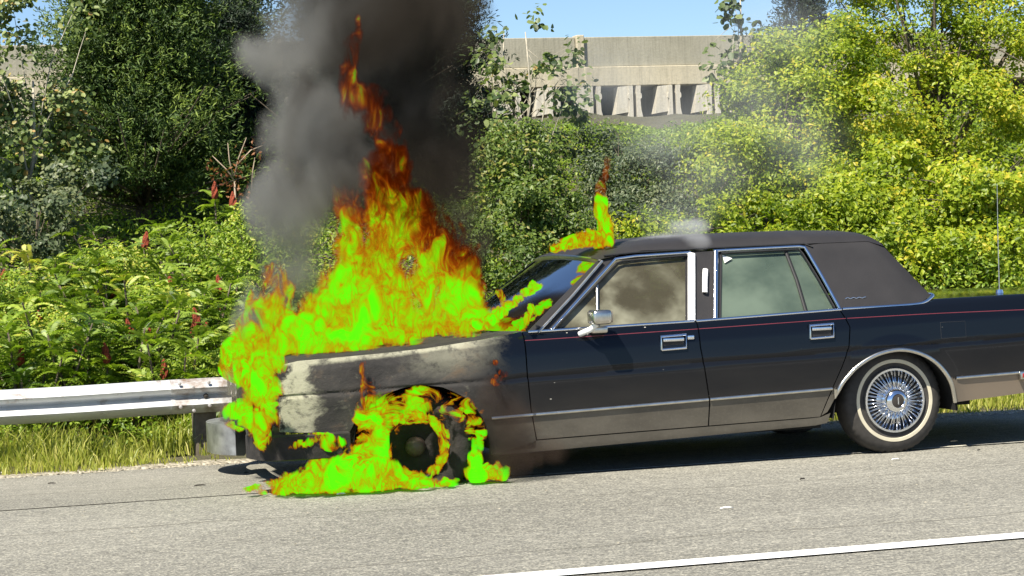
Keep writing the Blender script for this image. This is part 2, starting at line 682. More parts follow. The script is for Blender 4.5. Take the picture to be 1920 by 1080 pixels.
def tree(name, label, cat, ells, base, leafm, barkm, n, leaf, trunk_r=.06, sub=18, subr=(.15, .35), aspect=.5, round_=False,
         group=None, tint=(.5, .22), up=.55, hollow=.45, nb=16, top=None):
    t = thing(name, label, cat, (float(base[0]), float(base[1]), float(base[2])), group=group)
    bo = np.array(base, float)
    P, D, C, _ = clumps(ells, sub=sub, n=n, subr=subr, hollow=hollow)
    m = len(P)
    nr = D * .55 + RNG.normal(size=(m, 3)) * .45 + np.array([-.12, -.3, up])
    tn = tint[0] + C + RNG.normal(0, tint[1], m)
    sz = leaf * RNG.uniform(.6, 1.25, m)
    leaves('foliage', P - bo, nr, sz, tn, leafm, t, aspect, round_=round_)
    ts = [P[i] - bo for i in RNG.integers(0, m, nb)]
    c0 = np.array(ells[0][0]) - bo
    branches('trunk', (0, 0, -.1), ts, trunk_r, barkm, t, trunk_top=top if top is not None else (c0[0], c0[1], c0[2] * 1.0))
    return t


def cedar(name, label, base, height, rad, leafm, n, group=None, lean=0.0, bare=.05):
    """conifer: sprays of tiny scale leaves along rising branchlets"""
    t = thing(name, label, 'tree', base, group=group)
    V = []; F = []
    P = []; T = []; C = []
    tr = [(lean * z, 0, z) for z in np.linspace(-.1, height, 8)]
    tube_geo(tr, [.10 * (1 - i / 8.5) for i in range(8)], 7, V, F)
    nb = int(n / 46)
    for k in range(nb):
        h = RNG.uniform(bare, 1) ** .9
        z = h * height
        prof = rad * (1 - h) ** .75 * (.7 + .3 * math.sin(h * 9 + k % 5)) + .12
        az = RNG.uniform(0, 2 * PI)
        L = prof * RNG.uniform(.45, 1.08)
        d = np.array([math.cos(az), math.sin(az), 0])
        s = np.array([lean * z, 0, z * .93])
        e = s + d * L + np.array([0, 0, L * RNG.uniform(.15, .6)])
        if k % 5 == 0:
            tube_geo([s, (s + e) / 2 - np.array([0, 0, .04]), e], [.02, .012, .004], 4, V, F)
        cc = RNG.normal(0, .14)
        for j in range(6):                       # sprays
            a = RNG.uniform(.35, 1)
            b = s + (e - s) * a
            sd = unit((d * .8 + RNG.normal(size=3) * .6 + np.array([0, 0, .75]))[None])[0]
            sl = RNG.uniform(.14, .34)
            m = 18
            u = RNG.uniform(0, 1, m)
            q = b + sd * (u * sl)[:, None] + RNG.normal(size=(m, 3)) * (.05 * (1 - u * .6))[:, None]
            P.append(q); T.append(np.tile(sd, (m, 1)) + RNG.normal(size=(m, 3)) * .4)
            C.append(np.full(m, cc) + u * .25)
    P = np.concatenate(P); T = np.concatenate(T); C = np.concatenate(C)
    m = len(P)
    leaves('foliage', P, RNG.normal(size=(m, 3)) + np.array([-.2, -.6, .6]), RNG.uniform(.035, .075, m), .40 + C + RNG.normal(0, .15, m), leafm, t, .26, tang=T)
    mk('trunk', V, F, MAT['bark'], t, True)
    return t


# ------------------------------------------------------------------ left side trees
def gp(px, Y, dz=0):
    x = gy(px, Y)
    return (float(x), float(Y), float(terr(x, Y)) + dz)


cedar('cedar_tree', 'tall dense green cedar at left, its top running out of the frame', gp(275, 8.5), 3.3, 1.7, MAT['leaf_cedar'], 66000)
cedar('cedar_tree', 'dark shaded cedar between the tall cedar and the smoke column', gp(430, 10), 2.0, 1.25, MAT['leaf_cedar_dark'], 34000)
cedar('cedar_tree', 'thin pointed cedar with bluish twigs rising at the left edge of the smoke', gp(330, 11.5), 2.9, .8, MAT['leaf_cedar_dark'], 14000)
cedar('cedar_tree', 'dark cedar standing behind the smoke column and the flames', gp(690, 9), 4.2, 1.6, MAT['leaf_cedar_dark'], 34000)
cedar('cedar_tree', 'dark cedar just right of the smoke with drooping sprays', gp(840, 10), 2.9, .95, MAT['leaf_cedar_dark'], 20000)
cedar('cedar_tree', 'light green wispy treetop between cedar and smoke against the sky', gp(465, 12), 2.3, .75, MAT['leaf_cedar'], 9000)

tree('poplar_tree', 'pale trunked poplar with round leaves at the left edge of the picture', 'tree',
     [px_ell(22, 50, 42, 80, 7), px_ell(60, 280, 100, 110, 7.2), px_ell(120, 215, 60, 60, 7.2), px_ell(10, 190, 45, 40, 7), px_ell(-80, 160, 70, 160, 7), px_ell(150, 25, 26, 34, 7.3)],
     gp(70, 7), MAT['leaf_poplar'], MAT['birch'], 6800, .062, .035, 12, (.12, .3), .75, True, tint=(.5, .22), top=tuple(at(62, 150, 7) - np.array(gp(70, 7))))
tree('round_leaved_shrub', 'grey green shrub with round leaves under the poplar', 'shrub',
     [px_ell(70, 400, 90, 80, 6.2), px_ell(-40, 400, 80, 100, 6.2), px_ell(150, 330, 60, 60, 6.6)], gp(60, 6.2), MAT['leaf_grey'], MAT['bark'], 5200, .05, .025, 14, (.1, .22), .7, True)
tree('leafy_shrub', 'bright green small leaved shrub between the sumacs and the smoke', 'shrub',
     [px_ell(480, 430, 50, 60, 5), px_ell(480, 540, 70, 90, 4.8), px_ell(440, 650, 60, 70, 4.0), px_ell(560, 520, 60, 90, 5), px_ell(400, 460, 40, 40, 5)],
     gp(490, 4.6), MAT['leaf_sumac'], MAT['bark'], 9500, .045, .025, 16, (.1, .24), .42, tint=(.62, .2))


for (px, py, rx, ry, Y, lb) in ((110, 635, 60, 46, 3.4, 'yellow green small leaved shrub among the sumacs at lower left'), (300, 585, 48, 40, 3.9, 'small leaved shrub in the middle of the sumac bank'),
                                (215, 505, 60, 34, 4.9, 'shaded small leaved shrub at the upper edge of the sumac bank'), (360, 690, 56, 30, 2.7, 'low bright shrub just behind the guardrail near the car'),
                                (30, 560, 50, 40, 4.4, 'loose green shrub at the far left of the sumac bank'), (400, 560, 40, 60, 4.5, 'upright green shrub between the sumacs and the smoke')):
    tree('leafy_shrub', lb, 'shrub', [px_ell(px, py, rx, ry, Y), px_ell(px + rx * .6, py + ry * .5, rx * .7, ry * .6, Y - .1)], gp(px, Y), MAT['leaf_sumac'], MAT['bark'], 3600, .042, .015, 16, (.08, .2), .45, tint=(.62, .22), nb=10)


def dead_sapling():
    b = gp(440, 5.6)
    t = thing('dead_sapling', 'bare forked sapling with a few withered red leaves, against the dark cedar', 'sapling', b)
    V = []; F = []
    q = lambda x, y: at(x, y, 5.6) - np.array(b)
    tube_geo([(0, 0, -.05), q(442, 420), q(440, 340)], [.014, .011, .008], 6, V, F)
    for br in ([(440, 340), (425, 318), (398, 292)], [(440, 330), (446, 300), (462, 258)], [(437, 330), (430, 300), (427, 268)], [(446, 308), (470, 282), (492, 273)], [(472, 360), (474, 320), (478, 295)]):
        tube_geo([q(*c) for c in br], [.008, .006, .003], 5, V, F)
    mk('stem', V, F, MAT['deadwood'], t, True)
    P = []
    for (x, y, s) in ((480, 278, 12), (452, 302, 10), (420, 330, 14), (400, 318, 9), (447, 345, 14), (452, 372, 14), (425, 350, 10)):
        for i in range(16):
            P.append(q(x + RNG.normal(0, s * .6), y + RNG.normal(0, s * .5)) + RNG.normal(0, .03, 3))
    P = np.array(P)
    leaves('foliage', P, RNG.normal(size=P.shape), .045, RNG.uniform(0, 1, len(P)), MAT['leaf_red'], t, .5)


dead_sapling()


# sumacs: compound fern-like leaves and red fruit cones
def frond_template(L=.42, pairs=10):
    V = []; F = []; 
    for i in range(pairs):
        u = (i + 1) / (pairs + .5)
        x = u * L
        z = .10 * math.sin(u * PI * .6) - .16 * u * u
        ll = .085 * math.sin(PI * (.18 + .72 * u)) + .02
        for s in (-1, 1):
            b = len(V)
            V += [(x, 0, z), (x + .012 + ll * .28, s * ll * .45, z - .004 + .012), (x + .045, s * ll, z - .025), (x + .005 + ll * .12 - .018, s * ll * .5, z - .012)]
            F.append((b, b + 1, b + 2, b + 3) if s < 0 else (b, b + 3, b + 2, b + 1))
    b = len(V)
    V += [(L, 0, -.06), (L + .03, .012, -.07), (L + .08, 0, -.10), (L + .03, -.012, -.07)]
    F.append((b, b + 1, b + 2, b + 3))
    return np.array(V), np.array(F)


FT, FF = frond_template()


def fronds(name, origin, az, tilt, scale, tint, mat, parent):
    n = len(origin)
    ca, sa = np.cos(az), np.sin(az)
    ct, st = np.cos(tilt), np.sin(tilt)
    X = FT[None, :, 0] * scale[:, None]; Yv = FT[None, :, 1] * scale[:, None]; Z = FT[None, :, 2] * scale[:, None]
    X2 = X * ct[:, None] - Z * st[:, None]; Z2 = X * st[:, None] + Z * ct[:, None]
    V = np.stack([X2 * ca[:, None] - Yv * sa[:, None], X2 * sa[:, None] + Yv * ca[:, None], Z2], 2) + origin[:, None]
    loops = (np.arange(n)[:, None, None] * len(FT) + FF[None]).ravel()
    o = np_mesh(name, V.reshape(-1, 3), loops, np.full(n * len(FF), 4), mat, parent)
    tt = np.repeat(tint, len(FF)) + RNG.normal(0, .12, n * len(FF))
    set_tint(o.data, tt, 1)
    o['kind'] = 'stuff'
    return o


def cone_mesh():
    V = []; F = []
    prof = [(.004, 0), (.02, .01), (.028, .035), (.026, .07), (.02, .10), (.012, .13), (.003, .145)]
    seg = 9
    for r, z in prof:
        for k in range(seg):
            t = 2 * PI * k / seg
            rr = r * (1 + .25 * math.sin(k * 2.4 + z * 90))
            V.append((rr * math.cos(t), rr * math.sin(t), z))
    for i in range(len(prof) - 1):
        for k in range(seg):
            F.append((i * seg + k, i * seg + (k + 1) % seg, (i + 1) * seg + (k + 1) % seg, (i + 1) * seg + k))
    me = bpy.data.meshes.new('fruit_cone')
    me.from_pydata(V, [], F)
    me.materials.append(MAT['cone'])
    return me


CONE = cone_mesh()


def sumac(px, Y, cones, label, nst=6, w=.6, hmax=None):
    nst = int(nst * 2.3)
    b = gp(px, Y)
    t = thing('sumac_shrub', label, 'shrub', b, group='sumacs on the bank behind the guardrail')
    V = []; F = []
    O = []; A = []; T = []; S = []; C = []
    tips = []
    for (cx, cy) in cones:
        tips.append(at(cx, cy + 6, Y - .25) - np.array(b))
    hh = hmax or .8
    for k in range(nst):
        tips.append(np.array([RNG.uniform(-w, w), RNG.uniform(-w, w), RNG.uniform(.35, 1) * hh]))
    for tp in tips:
        tube_geo([(tp[0] * .4, tp[1] * .4, -.05), (tp[0] * .7, tp[1] * .7, tp[2] * .5), tuple(tp)], [.014, .011, .006], 5, V, F)
        cc = RNG.normal(.44, .20)
        a0 = RNG.uniform(0, 2 * PI)
        for j in range(17):
            O.append(tp * (1 - .05 * (j % 5)) - np.array([0, 0, .03 * (j % 5)])); A.append(a0 + j * 2.4); T.append(RNG.uniform(-.1, .75)); S.append(RNG.uniform(.26, .50)); C.append(cc)
    mk('stem', V, F, MAT['bark'], t, True)
    fronds('foliage', np.array(O), np.array(A), np.array(T), np.array(S), np.array(C), MAT['leaf_sumac'], t)
    for tp in tips[:len(cones)]:
        o = link(bpy.data.objects.new('fruit_cone', CONE), t)
        o.location = Vector(tp) + Vector((0, -.03, -.02))
        o.rotation_euler = (RNG.uniform(-.2, .2), RNG.uniform(-.2, .2), RNG.uniform(0, 6))
        o.scale = (1.1, 1.1, 1.1)


SUM = [
    (20, 5.2, [(4, 530)], 'sumac at the left edge with a single red cone beneath the grey green shrub', 7),
    (60, 3.9, [(48, 621), (74, 608)], 'sumac with two dull red cones at far left, halfway up the bank', 7),
    (40, 3.0, [(35, 675)], 'low sumac with one cone just above the left end of the guardrail', 8),
    (190, 4.4, [(171, 578), (184, 579), (191, 562), (210, 564)], 'sumac carrying a cluster of four upright red cones below the tall cedar', 7),
    (142, 3.1, [(141, 662)], 'sumac with one large red cone above the guardrail, left of the middle', 8),
    (235, 3.3, [(247, 625), (276, 643)], 'sumac with two red cones side by side in the middle of the bank', 8),
    (200, 2.8, [(200, 671)], 'low bright sumac with one small cone behind the guardrail', 7),
    (275, 5.6, [(270, 458)], 'highest sumac, its one red cone against the black shade of the cedar', 6),
    (320, 4.6, [(320, 541)], 'sumac with feathery pale leaves and one cone, right of the cedar shade', 8),
    (308, 2.8, [(307, 702)], 'sumac with a red cone right behind the top of the guardrail', 8),
    (385, 3.4, [(383, 632), (363, 632), (370, 603)], 'sumac with three red cones near the burning front of the car', 7),
    (415, 4.3, [(411, 541), (418, 601)], 'sumac with two cones, one above the other, beside the bright leafy shrub', 6),
    (420, 5.8, [(402, 364), (436, 382)], 'sumac with two dark cones under the bare forked sapling', 6),
    (100, 5.0, [], 'shaded sumac without cones below the pale poplar trunk', 8),
    (340, 3.8, [], 'sumac without cones in the sunniest part of the bank', 9),
    (250, 4.0, [], 'feathery sumac without cones left of the middle of the bank', 9),
    (-60, 3.6, [], 'sumac cut by the left edge of the picture', 9),
    (120, 3.6, [], 'sumac without cones between the two lowest left cones', 8),
]
for px, Y, cn, lb, ns in SUM:
    sumac(px, Y, cn, lb, ns)

# ------------------------------------------------------------------ middle and right trees
tree('vine_shrub', 'tall vine covered shrub between the flames and the windshield', 'shrub',
     [px_ell(985, 300, 95, 70, 6), px_ell(960, 400, 90, 90, 5.6), px_ell(1020, 380, 80, 90, 5.8), px_ell(950, 500, 90, 70, 5.2), px_ell(1060, 460, 60, 60, 5.6), px_ell(850, 440, 50, 90, 6.4)],
     gp(975, 5.8), MAT['leaf_vine'], MAT['bark'], 16000, .048, .03, 20, (.1, .25), .55, tint=(.6, .2), nb=30)
tree('poplar_sapling', 'thin poplar sapling with sparse round leaves in front of the bridge', 'tree',
     [px_ell(1045, 150, 45, 65, 8), px_ell(960, 130, 60, 40, 8), px_ell(930, 200, 40, 50, 8), px_ell(1000, 40, 16, 40, 8), px_ell(1080, 190, 30, 60, 8)],
     gp(1015, 8), MAT['leaf_poplar'], MAT['birch'], 620, .075, .022, 8, (.06, .2), .8, True, tint=(.35, .2), nb=26, top=tuple(at(985, 60, 8) - np.array(gp(1015, 8))))
tree('poplar_sapling', 'slender sapling with a few leaves left of the bridge joint', 'tree',
     [px_ell(900, 230, 40, 50, 8.5), px_ell(935, 70, 35, 30, 8.5), px_ell(905, 130, 22, 40, 8.5), px_ell(1085, 90, 12, 40, 8.5)],
     gp(930, 8.5), MAT['leaf_poplar'], MAT['birch'], 260, .07, .016, 6, (.05, .16), .8, True, tint=(.3, .2), nb=16, top=tuple(at(945, 60, 8.5) - np.array(gp(930, 8.5))))
tree('leafy_shrub', 'dull green shrub under the bridge girders, right of the vine shrub', 'shrub',
     [px_ell(1160, 330, 80, 70, 7.5), px_ell(1230, 390, 70, 50, 7), px_ell(1110, 275, 56, 40, 8.5), px_ell(1195, 290, 56, 30, 9), px_ell(1290, 300, 50, 26, 9), px_ell(1000, 265, 60, 30, 8.6), px_ell(1130, 410, 60, 50, 6.6), px_ell(1270, 340, 60, 60, 7.6)],
     gp(1160, 7.2), MAT['leaf_grey'], MAT['bark'], 15000, .045, .03, 18, (.1, .25), .5, tint=(.45, .2))
tree('leafy_shrub', 'distant low shrubs hiding the foot of the bridge beam ends', 'shrub',
     [px_ell(1130, 292, 90, 34, 13), px_ell(1230, 318, 70, 30, 12.5), px_ell(1330, 306, 70, 36, 13), px_ell(1020, 284, 70, 30, 13)],
     gp(1180, 13), MAT['leaf_vine'], MAT['bark'], 12000, .06, .03, 16, (.14, .32), .55, tint=(.5, .2))
tree('leafy_shrub', 'bushy green shrub behind the front of the roof', 'shrub',
     [px_ell(1200, 450, 90, 45, 5.6), px_ell(1330, 420, 90, 50, 5.8), px_ell(1450, 410, 70, 45, 5.6), px_ell(1250, 520, 300, 60, 5.5)],
     gp(1290, 5.5), MAT['leaf_bright'], MAT['bark'], 12000, .05, .03, 18, (.1, .25), .5, tint=(.45, .22))
tree('broadleaf_tree', 'hazy yellow green tree whose left edge covers the end of the bridge', 'tree',
     [px_ell(1480, 240, 130, 120, 7.5), px_ell(1400, 330, 110, 90, 7), px_ell(1560, 130, 130, 110, 8), px_ell(1450, 150, 80, 90, 8), px_ell(1330, 290, 60, 60, 7.6), px_ell(1520, 360, 120, 70, 6.8), px_ell(1390, 190, 45, 60, 8)],
     gp(1480, 7.4), MAT['leaf_bright'], MAT['bark'], 34000, .052, .06, 30, (.12, .3), .55, tint=(.55, .22), nb=40)
tree('broadleaf_tree', 'tall yellow green tree filling the upper right corner', 'tree',
     [px_ell(1730, 60, 150, 130, 8.2), px_ell(1870, 60, 130, 120, 8.2), px_ell(1800, 200, 150, 120, 7.6), px_ell(1640, 210, 120, 110, 7.6), px_ell(1940, 180, 90, 140, 7.6), px_ell(1680, -60, 160, 90, 8.4), px_ell(1900, -60, 140, 90, 8.4)],
     gp(1780, 7.8), MAT['leaf_bright'], MAT['bark'], 42000, .052, .07, 34, (.12, .3), .55, tint=(.62, .22), nb=40)
tree('broadleaf_shrub', 'big leaved shrub behind the trunk lid at the right edge', 'shrub',
     [px_ell(1860, 360, 100, 80, 5.6), px_ell(1760, 400, 80, 60, 5.6), px_ell(1880, 480, 110, 70, 5.2), px_ell(1760, 490, 90, 50, 5.2), px_ell(1690, 330, 80, 60, 6.2), px_ell(1960, 330, 60, 90, 5.8)],
     gp(1820, 5.5), MAT['leaf_bright'], MAT['bark'], 21000, .062, .04, 16, (.12, .28), .6, tint=(.6, .2), nb=30)
tree('broadleaf_shrub', 'leafy shrub behind the rear slope of the roof', 'shrub',
     [px_ell(1600, 390, 90, 60, 6), px_ell(1660, 450, 70, 60, 5.6), px_ell(1500, 420, 60, 30, 6)],
     gp(1620, 5.8), MAT['leaf_bright'], MAT['bark'], 11000, .056, .03, 16, (.12, .26), .55, tint=(.5, .2))
tree('poplar_tree', 'poplar with dark round leaves against the sky above the bridge end', 'tree',
     [px_ell(1380, 20, 22, 45, 9), px_ell(1410, 90, 25, 45, 9), px_ell(1365, 110, 22, 30, 9), px_ell(1400, 180, 40, 50, 9), px_ell(1340, 130, 22, 20, 9)],
     gp(1390, 9), MAT['leaf_poplar'], MAT['birch'], 620, .085, .03, 8, (.06, .22), .85, True, tint=(.3, .2), top=tuple(at(1388, 0, 9) - np.array(gp(1390, 9))))
cedar('cedar_tree', 'bluish dark conifer tip above the yellow green trees', gp(1520, 14), 2.75, 1.0, MAT['leaf_cedar_dark'], 9000)

# a low mass of leaves nobody could count, over the bank
n = 270000
xx = RNG.uniform(-8.5, 14, n); yy = 2.2 + 13 * RNG.uniform(0, 1, n) ** 1.35
hz = np.array([noise.noise(Vector((a * 1.3, b * 1.3, 3))) for a, b in zip(xx[::1], yy[::1])])
zz = terr(xx, yy) + np.clip(.34 + .55 * hz , .06, .85) * np.interp(yy, [0, 9, 12, 16], [1, 1, .55, .4]) * RNG.uniform(0, 1, n) ** .5
U = leaves('undergrowth', np.stack([xx, yy, zz], 1), RNG.normal(size=(n, 3)) + np.array([-.2, -.4, 1]), RNG.uniform(.03, .07, n), RNG.normal(.45, .2, n), MAT['leaf_sumac'], None, .5)
tag(U, 'low green undergrowth of small leaves covering the bank', 'undergrowth', kind='stuff')


# grass strip
def grass():
    n = 34000
    x = RNG.uniform(-6.5, 9, n)
    edge = np.array([.12 * noise.noise(Vector((a * .7, 0, 9))) + .10 * noise.noise(Vector((a * 2.3, 4, 9))) for a in x])
    y = 1.24 + edge + 1.25 * RNG.uniform(0, 1, n) ** .9
    dens = np.array([noise.noise(Vector((a * 1.6, b * 1.6, 2))) for a, b in zip(x, y)])
    k = dens > RNG.uniform(-.35, .05, n)
    x, y, dens = x[k], y[k], dens[k]
    n = len(x)
    d = np.clip((y - 1.25) / .8, 0, 1)
    h = (.04 + .10 * d) * RNG.uniform(.4, 1.7, n) * (1 + 1.0 * dens)
    z = terr(x, y)
    az = RNG.uniform(0, 2 * PI, n)
    w = RNG.uniform(.003, .006, n)
    lx, ly = RNG.normal(0, .35, n) * h, RNG.normal(0, .35, n) * h
    V = np.empty((n, 5, 3))
    V[:, 0] = np.stack([x - w * np.cos(az), y - w * np.sin(az), z], 1)
    V[:, 1] = np.stack([x + w * np.cos(az), y + w * np.sin(az), z], 1)
    V[:, 2] = np.stack([x + lx * .35 + w * .8 * np.cos(az), y + ly * .35 + w * .8 * np.sin(az), z + h * .6], 1)
    V[:, 3] = np.stack([x + lx * .35 - w * .8 * np.cos(az), y + ly * .35 - w * .8 * np.sin(az), z + h * .6], 1)
    V[:, 4] = np.stack([x + lx, y + ly, z + h * .95], 1)
    fl = np.array([0, 1, 2, 3, 3, 2, 4])
    o = np_mesh('grass', V.reshape(-1, 3), (np.arange(n)[:, None] * 5 + fl[None]).ravel(), np.tile([4, 3], n), MAT['grass'])
    set_tint(o.data, RNG.normal(.5, .22, n) + (1 - d) * .12, 2)
    tag(o, 'yellow green roadside grass under the guardrail', 'grass', kind='stuff')


grass()


def pebbles():
    V = []; F = []
    ico = [(0, 0, 1), (.9, 0, .3), (.3, .85, .3), (-.7, .5, .3), (-.7, -.5, .3), (.3, -.85, .3)]
    for i in range(1500):
        x = random.uniform(-6.5, 6)
        y = 1.16 + random.gauss(0, .07) + .10 * noise.noise(Vector((x * .7, 0, 9)))
        if i > 1150:
            y = random.uniform(-4, 1.1)
        s = random.uniform(.004, .014) if i < 1150 else random.uniform(.003, .008)
        b = len(V)
        a = random.uniform(0, 6.28)
        for p in ico:
            V.append((x + s * 1.3 * (p[0] * math.cos(a) - p[1] * math.sin(a)), y + s * (p[0] * math.sin(a) + p[1] * math.cos(a)), .004 + s * .7 * p[2]))
        for k in range(5):
            F.append((b, b + 1 + k, b + 1 + (k + 1) % 5))
    tag(mk('gravel', V, F, MAT['gravel']), 'scattered pebbles and grit along the asphalt edge', 'gravel', kind='stuff')


pebbles()


def litter(name, label, cat, x, y, L, w, mat, rz, z=.006):
    V = []; F = []
    pts = [(-L / 2, 0, z), (-L / 5, w * .9, z + .002), (L / 5, -w * .3, z + .003), (L / 2, w * .2, z)]
    V, F = tube_geo(pts, [w * .35, w * .5, w * .45, w * .2], 5)
    o = mk(name, V, F, mat, None, True)
    o.location = (x, y, 0); o.rotation_euler = (0, 0, rz)
    tag(o, label, cat)


MAT['pale'] = simple('pale_scrap', (.75, .73, .68), .6)
MAT['dark'] = simple('dark_scrap', (.03, .025, .02), .8)
for (px, py, L, w, m, rz, nm, lb) in (
        (1363, 955, .16, .03, 'pale', .0, 'paper_scrap', 'small white scrap lying on the road below the doors'),
        (1680, 863, .14, .025, 'pale', .2, 'paper_scrap', 'curled pale scrap on the road in front of the rear wheel'),
        (1836, 846, .06, .02, 'dark', .5, 'debris_chip', 'dark chip on the road right of the rear wheel'),
        (1505, 900, .08, .025, 'dark', .3, 'debris_chip', 'dark chip on the road between the doors and the white line'),
        (375, 912, .16, .022, 'dark', .1, 'twig', 'short dark twig on the shoulder ahead of the car'),
        (97, 908, .12, .022, 'dark', -.5, 'twig', 'small dark twig at the grass edge far left'),
        (462, 888, .07, .02, 'dark', .4, 'debris_chip', 'dark chip left of the ground flames'),
        (12, 887, .16, .06, 'pale', .3, 'stone', 'pale lump of stone at the grass edge by the left frame'),
        (640, 928, .12, .03, 'pale', .1, 'paper_scrap', 'white ash scrap at the foot of the ground flames')):
    p = CAM + ray(px, py) * (CAM[2] / -ray(px, py)[2])
    litter(nm, lb, nm.split('_')[-1], p[0], p[1], L * .45, w * .4, MAT[m], rz)


# ------------------------------------------------------------------ guardrail
def guardrail():
    t = thing('guardrail', 'galvanised corrugated guardrail on dark posts ending behind the bumper', 'guardrail', (-3, 1.75, 0))
    prof = [(.03, 0), (.005, .022), (-.045, .040), (-.065, .066), (-.045, .092), (.0, .112), (.022, .126), (.0, .140), (-.045, .158), (-.065, .186), (-.045, .212), (.005, .230), (.03, .250)]
    prof = [(a * .85, b * .95 + .305) for a, b in prof]
    th = .006
    full = [(a, b) for a, b in prof] + [(a + th, b) for a, b in reversed(prof)]

    def beam(x0, x1, mat, off=0):
        n = max(2, int((x1 - x0) / .25))
        V = []; F = []
        m = len(full)
        for i in range(n + 1):
            x = x0 + (x1 - x0) * i / n
            for a, b in full: V.append((x, a + off, b + .004 * math.sin(x * 3)))
        for i in range(n):
            for k in range(m):
                F.append((i * m + k, i * m + (k + 1) % m, (i + 1) * m + (k + 1) % m, (i + 1) * m + k))
        F.append(tuple(range(m))); F.append(tuple(n * m + k for k in range(m))[::-1])
        return mk('rail_beam', V, F, mat, t, True, auto=60)
    r = at(352, 740, 1.75)[0] + 3
    beam(-9, r, MAT['rail'])
    b2 = beam(r - .12, r + 2.2, MAT['rail_rust'], -.012)
    b2['label'] = 'rust speckled end section'
    for (dx, z) in ((.03, .33), (.03, .49), (.14, .36), (.14, .52), (-.06, .36), (-.06, .52)):
        o = lathe('bolt', [(.001, -.012), (.011, -.010), (.013, 0)], MAT['rail_rust'], t, 10)
        o.location = (r + dx, -.063, z)
    hb = lathe('bolt', [(.001, -.016), (.016, -.012), (.018, 0)], MAT['dark'], t, 10)
    hb.location = (r + .12, -.03, .425)
    for x in (at(385, 800, 1.85)[0] + 3, at(385, 800, 1.85)[0] + 3 - 1.9 * 2, at(385, 800, 1.85)[0] + 3 + 1.9):
        o = box('post', x - .075, x + .075, .06, .24, -.3, .50, MAT['post'], t, .01)


guardrail()


# ------------------------------------------------------------------ bridge
def bridge():
    Y0 = 58
    t = thing('bridge', 'pale concrete bridge with plain parapet and white beam ends behind the trees', 'bridge', (20 + float(at(1087, 100, Y0)[0]) - 20.15, Y0, float(at(1200, 68, Y0)[2]) - 8.08))
    X = 20

    def bx(nm, x0, x1, y0, y1, z0, z1, m, bev=.02):
        return box(nm, x0 - X, x1 - X, y0, y1, z0, z1, m, t, bev, 1)
    # parapet panels between joints
    js = [-2.0, 4.0, 9.95, 20.15, 30.2, 40.3]
    for a, b in zip(js[:-1], js[1:]):
        z = 8.08
        bx('parapet_panel', a + .15, b - .15, 0, .35, 7.08, z, MAT['parapet'])
        bx('fascia', a + .10, b - .10, -.16, .6, 6.42, 7.07, MAT['fascia'])
    for j in js[1:-1]:
        bx('joint_post', j - .13, j + .13, -.14, .4, 6.30, 8.14, MAT['fascia'])
    bx('deck_slab', -2, 41, .62, 12, 6.45, 6.98, MAT['parapet'])
    # lower part of the road seen through the left trees
    V = []; F = []
    a = at(345, 82, Y0); b = at(30, 150, Y0)
    for p in (a, b):
        for dy in (0, .5):
            V += [(p[0] - t.location.x, dy - .2, p[2] - t.location.z), (p[0] - t.location.x, dy - .2, p[2] - 1.7 - t.location.z)]
    F = [(0, 1, 5, 4), (2, 6, 7, 3), (0, 4, 6, 2), (1, 3, 7, 5), (0, 2, 3, 1), (4, 5, 7, 6)]
    mk('ramp_wall', V, F, MAT['fascia'], t)
    # girders
    def fin(x, flip, V, F):
        s = -1 if flip else 1
        prof = [(0, 5.02), (s * -.38, 5.02), (s * -.33, 5.10), (s * -.20, 5.32), (s * -.14, 5.6), (s * -.12, 5.95), (s * -.17, 6.00), (s * -.17, 6.12), (s * -.13, 6.18), (s * -.15, 6.41), (0, 6.41)]
        b = len(V); m = len(prof)
        for y in (-.22, .35):
            for (dx, z) in prof: V.append((x + dx - X, y, z))
        for k in range(m):
            F.append((b + k, b + (k + 1) % m, b + m + (k + 1) % m, b + m + k))
        F.append(tuple(b + k for k in range(m))); F.append(tuple(b + m + k for k in range(m))[::-1])
    x = 21.90 - 1.41 * 16
    while x < 33:
        V = []; F = []
        fin(x, False, V, F); fin(x + .14, True, V, F)
        box_geo(x + .0 - X, x + .14 - X, .355, 11, 5.3, 6.41, V, F)
        b = len(V)                      # block added in the shape of the sunlit patch beside the beam
        for yy in (-.17, .30):
            V += [(x - .60 - X, yy, 5.46), (x - .14 - X, yy, 5.53), (x - .14 - X, yy, 6.41), (x - .50 - X, yy, 6.38)]
        F += [(b, b + 1, b + 2, b + 3), (b + 7, b + 6, b + 5, b + 4), (b, b + 3, b + 7, b + 4), (b + 1, b, b + 4, b + 5), (b + 3, b + 2, b + 6, b + 7), (b + 2, b + 1, b + 5, b + 6)]
        box_geo(x - .25 - X, x + .38 - X, .36, 11, 5.02, 5.26, V, F)
        mk('girder', V, F, MAT['girder'], t)
        x += 1.41
    bx('pier_cap', -2, 41, -.1, 1.6, 4.0, 4.62, MAT['fascia'])
    bx('bearing_shelf', -2, 41, .5, 1.5, 4.63, 5.01, MAT['post'])
    bx('abutment_wall', -2, 41, .2, 1.4, 1.0, 3.99, MAT['parapet'])
    bx('diaphragm', -2, 41, 4.2, 4.5, 5.03, 6.44, MAT['parapet'])


bridge()


